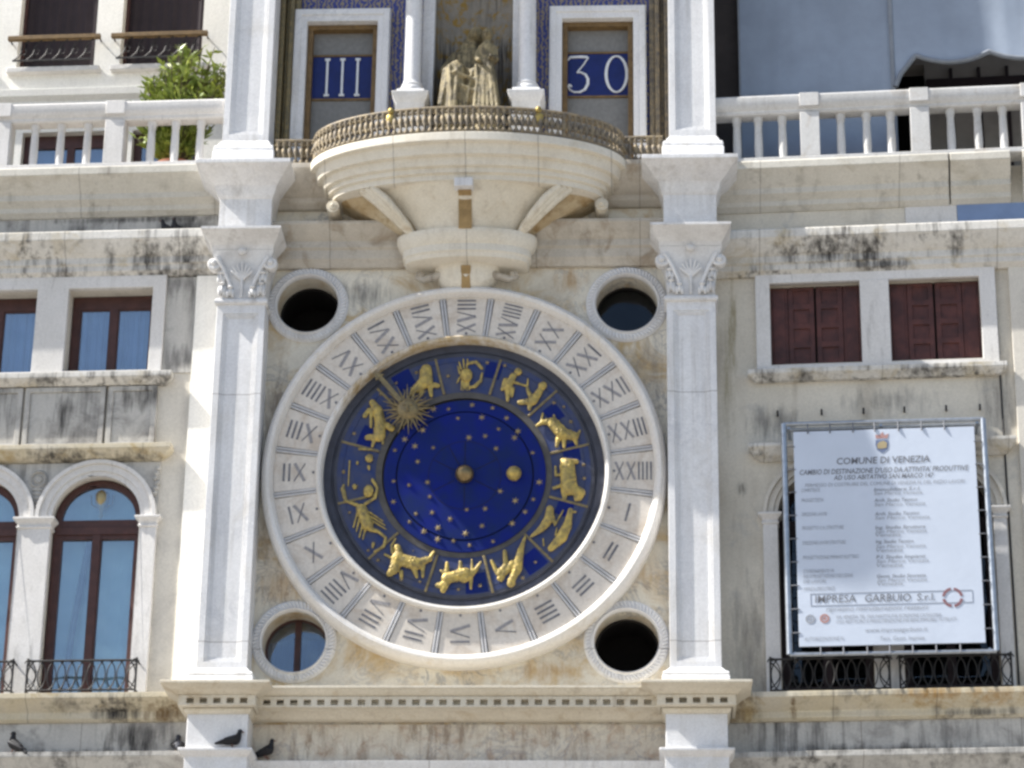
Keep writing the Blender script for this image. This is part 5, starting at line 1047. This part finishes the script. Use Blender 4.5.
em = part('crest', MB().prism([[(ex+x, ez+z) for x, z in sh]], YT, YB), M['ink_blue'], ban, smooth=0)
m = MB(); m.prism([[(ex-.05, ez-.045), (ex-.01, ez-.05), (ex+.05, ez-.04), (ex+.055, ez+.02), (ex+.02, ez+.045), (ex-.03, ez+.03), (ex-.055, ez+.0)]], YT-.003, YT-.001); part('crest_lion', m, M['ink_gold'], em, smooth=0)
m = MB(); m.prism([[(ex-.065, ez+.075), (ex+.065, ez+.075), (ex+.075, ez+.13), (ex+.03, ez+.11), (ex+.01, ez+.155), (ex-.02, ez+.115), (ex-.07, ez+.12)]], YT, YB); part('crest_crown', m, M['ink_red'], em, smooth=0)

# ------------------------------------------------------------------ oleander in a pot on the left terrace
PX, PY, PZ = -.76, .42, 17.16
ol = thing('oleander_bush', 'bushy green oleander in a pot behind the left balustrade', 'plant', LEFT, (PX, PY, PZ))
m = MB(); m.lathe(PX, PY, [(.17, PZ), (.20, PZ+.02), (.24, PZ+.30), (.27, PZ+.32), (.27, PZ+.37), (.23, PZ+.37), (.22, PZ+.33), (.0005, PZ+.32)], 24); part('pot', m, M['clay'], ol)
stm = MB(); lf = MB(); fl = MB()
for i in range(170):
    a = rnd.uniform(0, 6.28); sp = rnd.uniform(.05, 1)**.7; H = rnd.uniform(.50, 1.0)
    top = (PX+.02+.60*sp*math.cos(a), PY+.32*sp*math.sin(a), PZ+.30+1.78*H*(1-.30*sp*sp)+(.16*math.cos(a) if sp > .4 else 0))
    pts = [(PX+.06*math.cos(a), PY+.06*math.sin(a), PZ+.32), (PX+.30*sp*math.cos(a), PY+.2*sp*math.sin(a), PZ+.32+(top[2]-PZ-.32)*.5), top]; stm.tube(pts, [.012, .009, .005], 5)
    for k in range(34):
        q = rnd.uniform(.15, 1.0); p = Vector(pts[0]).lerp(Vector(pts[1]), q*2) if q < .5 else Vector(pts[1]).lerp(Vector(pts[2]), q*2-1)
        b_ = rnd.uniform(0, 6.28); up = rnd.uniform(.1, 1.25); d = Vector((math.cos(b_), math.sin(b_), up)).normalized(); L = rnd.uniform(.09, .20); wv = d.cross(Vector((rnd.uniform(-1, 1), rnd.uniform(-1, 1), rnd.uniform(-1, 1)))).normalized()*rnd.uniform(.014, .028)
        lf.add([p, p+d*L*.45+wv, p+d*L+Vector((0, 0, -.015)), p+d*L*.45-wv], [(0, 1, 2, 3)])
part('stem', stm, M['stem'], ol); part('foliage', lf, M['leaf'], ol, smooth=0)

# ------------------------------------------------------------------ pigeons
def pigeon(label, frame, s, y, z, heading, mat='feather', pitch=0.0, scale=1.0):
    t = thing('pigeon', label, 'pigeon', frame, (s, y, z), 'pigeons on the stone ledges'); B = MB(); c, sn_ = math.cos(heading), math.sin(heading); cp, sp = math.cos(pitch), math.sin(pitch)
    def q(u, v, w_):
        u, w_ = u*cp-w_*sp, u*sp+w_*cp; return (s+scale*(u*c-v*sn_), y+scale*(u*sn_+v*c), z+.10*scale+scale*w_)
    B.capsule(q(-.07, 0, -.005), .052*scale, q(.05, 0, .015), .068*scale, 14); B.capsule(q(.08, 0, .04), .048*scale, q(.105, 0, .105), .030*scale, 12); B.ball(q(.112, 0, .125), .033*scale, 12)
    B.capsule(q(-.09, 0, -.01), .04*scale, q(-.21, 0, -.035), .018*scale, 10)
    part('body', B, M[mat], t, remesh=.008*scale)
    for v in (-1, 1):
        W_ = MB(); W_.capsule(q(.05, v*.060, .015), .034*scale, q(-.14, v*.032, -.005), .014*scale, 10); part('wing', W_, M['feather_dark'], t, smooth=80)
        L = MB(); L.tube([q(.0, v*.028, -.05), q(.01, v*.028, -.10)], .007*scale, 6); L.tube([q(.01, v*.028, -.096), q(.05, v*.028, -.096)], .005*scale, 6); part('leg', L, M['beak'], t)
    K = MB(); K.capsule(q(.138, 0, .122), .010*scale, q(.168, 0, .112), .004*scale, 6); part('beak', K, M['beak'], t)
pigeon('dark pigeon on the bottom ledge at the lower left corner', LEFT, -1.98, -.17, 10.12, R(150), 'feather_dark', R(22), .9)
pigeon('blue grey pigeon on the bottom ledge tucked against the tower pedestal', LEFT, -.20, -.13, 10.12, R(100), 'feather', R(10), .85)
pigeon('dark pigeon on the ledge of the left tower pedestal', TOWER, -2.40, -.46, 10.06, R(15), 'feather_dark', R(4), .82)
pigeon('dark pigeon just right of the left tower pedestal', TOWER, -2.08, -.12, 10.03, R(-20), 'feather_dark', R(8), .82)
pigeon('left pigeon of the pair huddled on the cornice under the left balustrade', LEFT, -.685, -.07, 16.38, R(215), 'feather_dark', 0.0, .78)
pigeon('right pigeon of the pair huddled on the cornice under the left balustrade', LEFT, -.60, -.05, 16.38, R(-100), 'feather_dark', 0.0, .82)
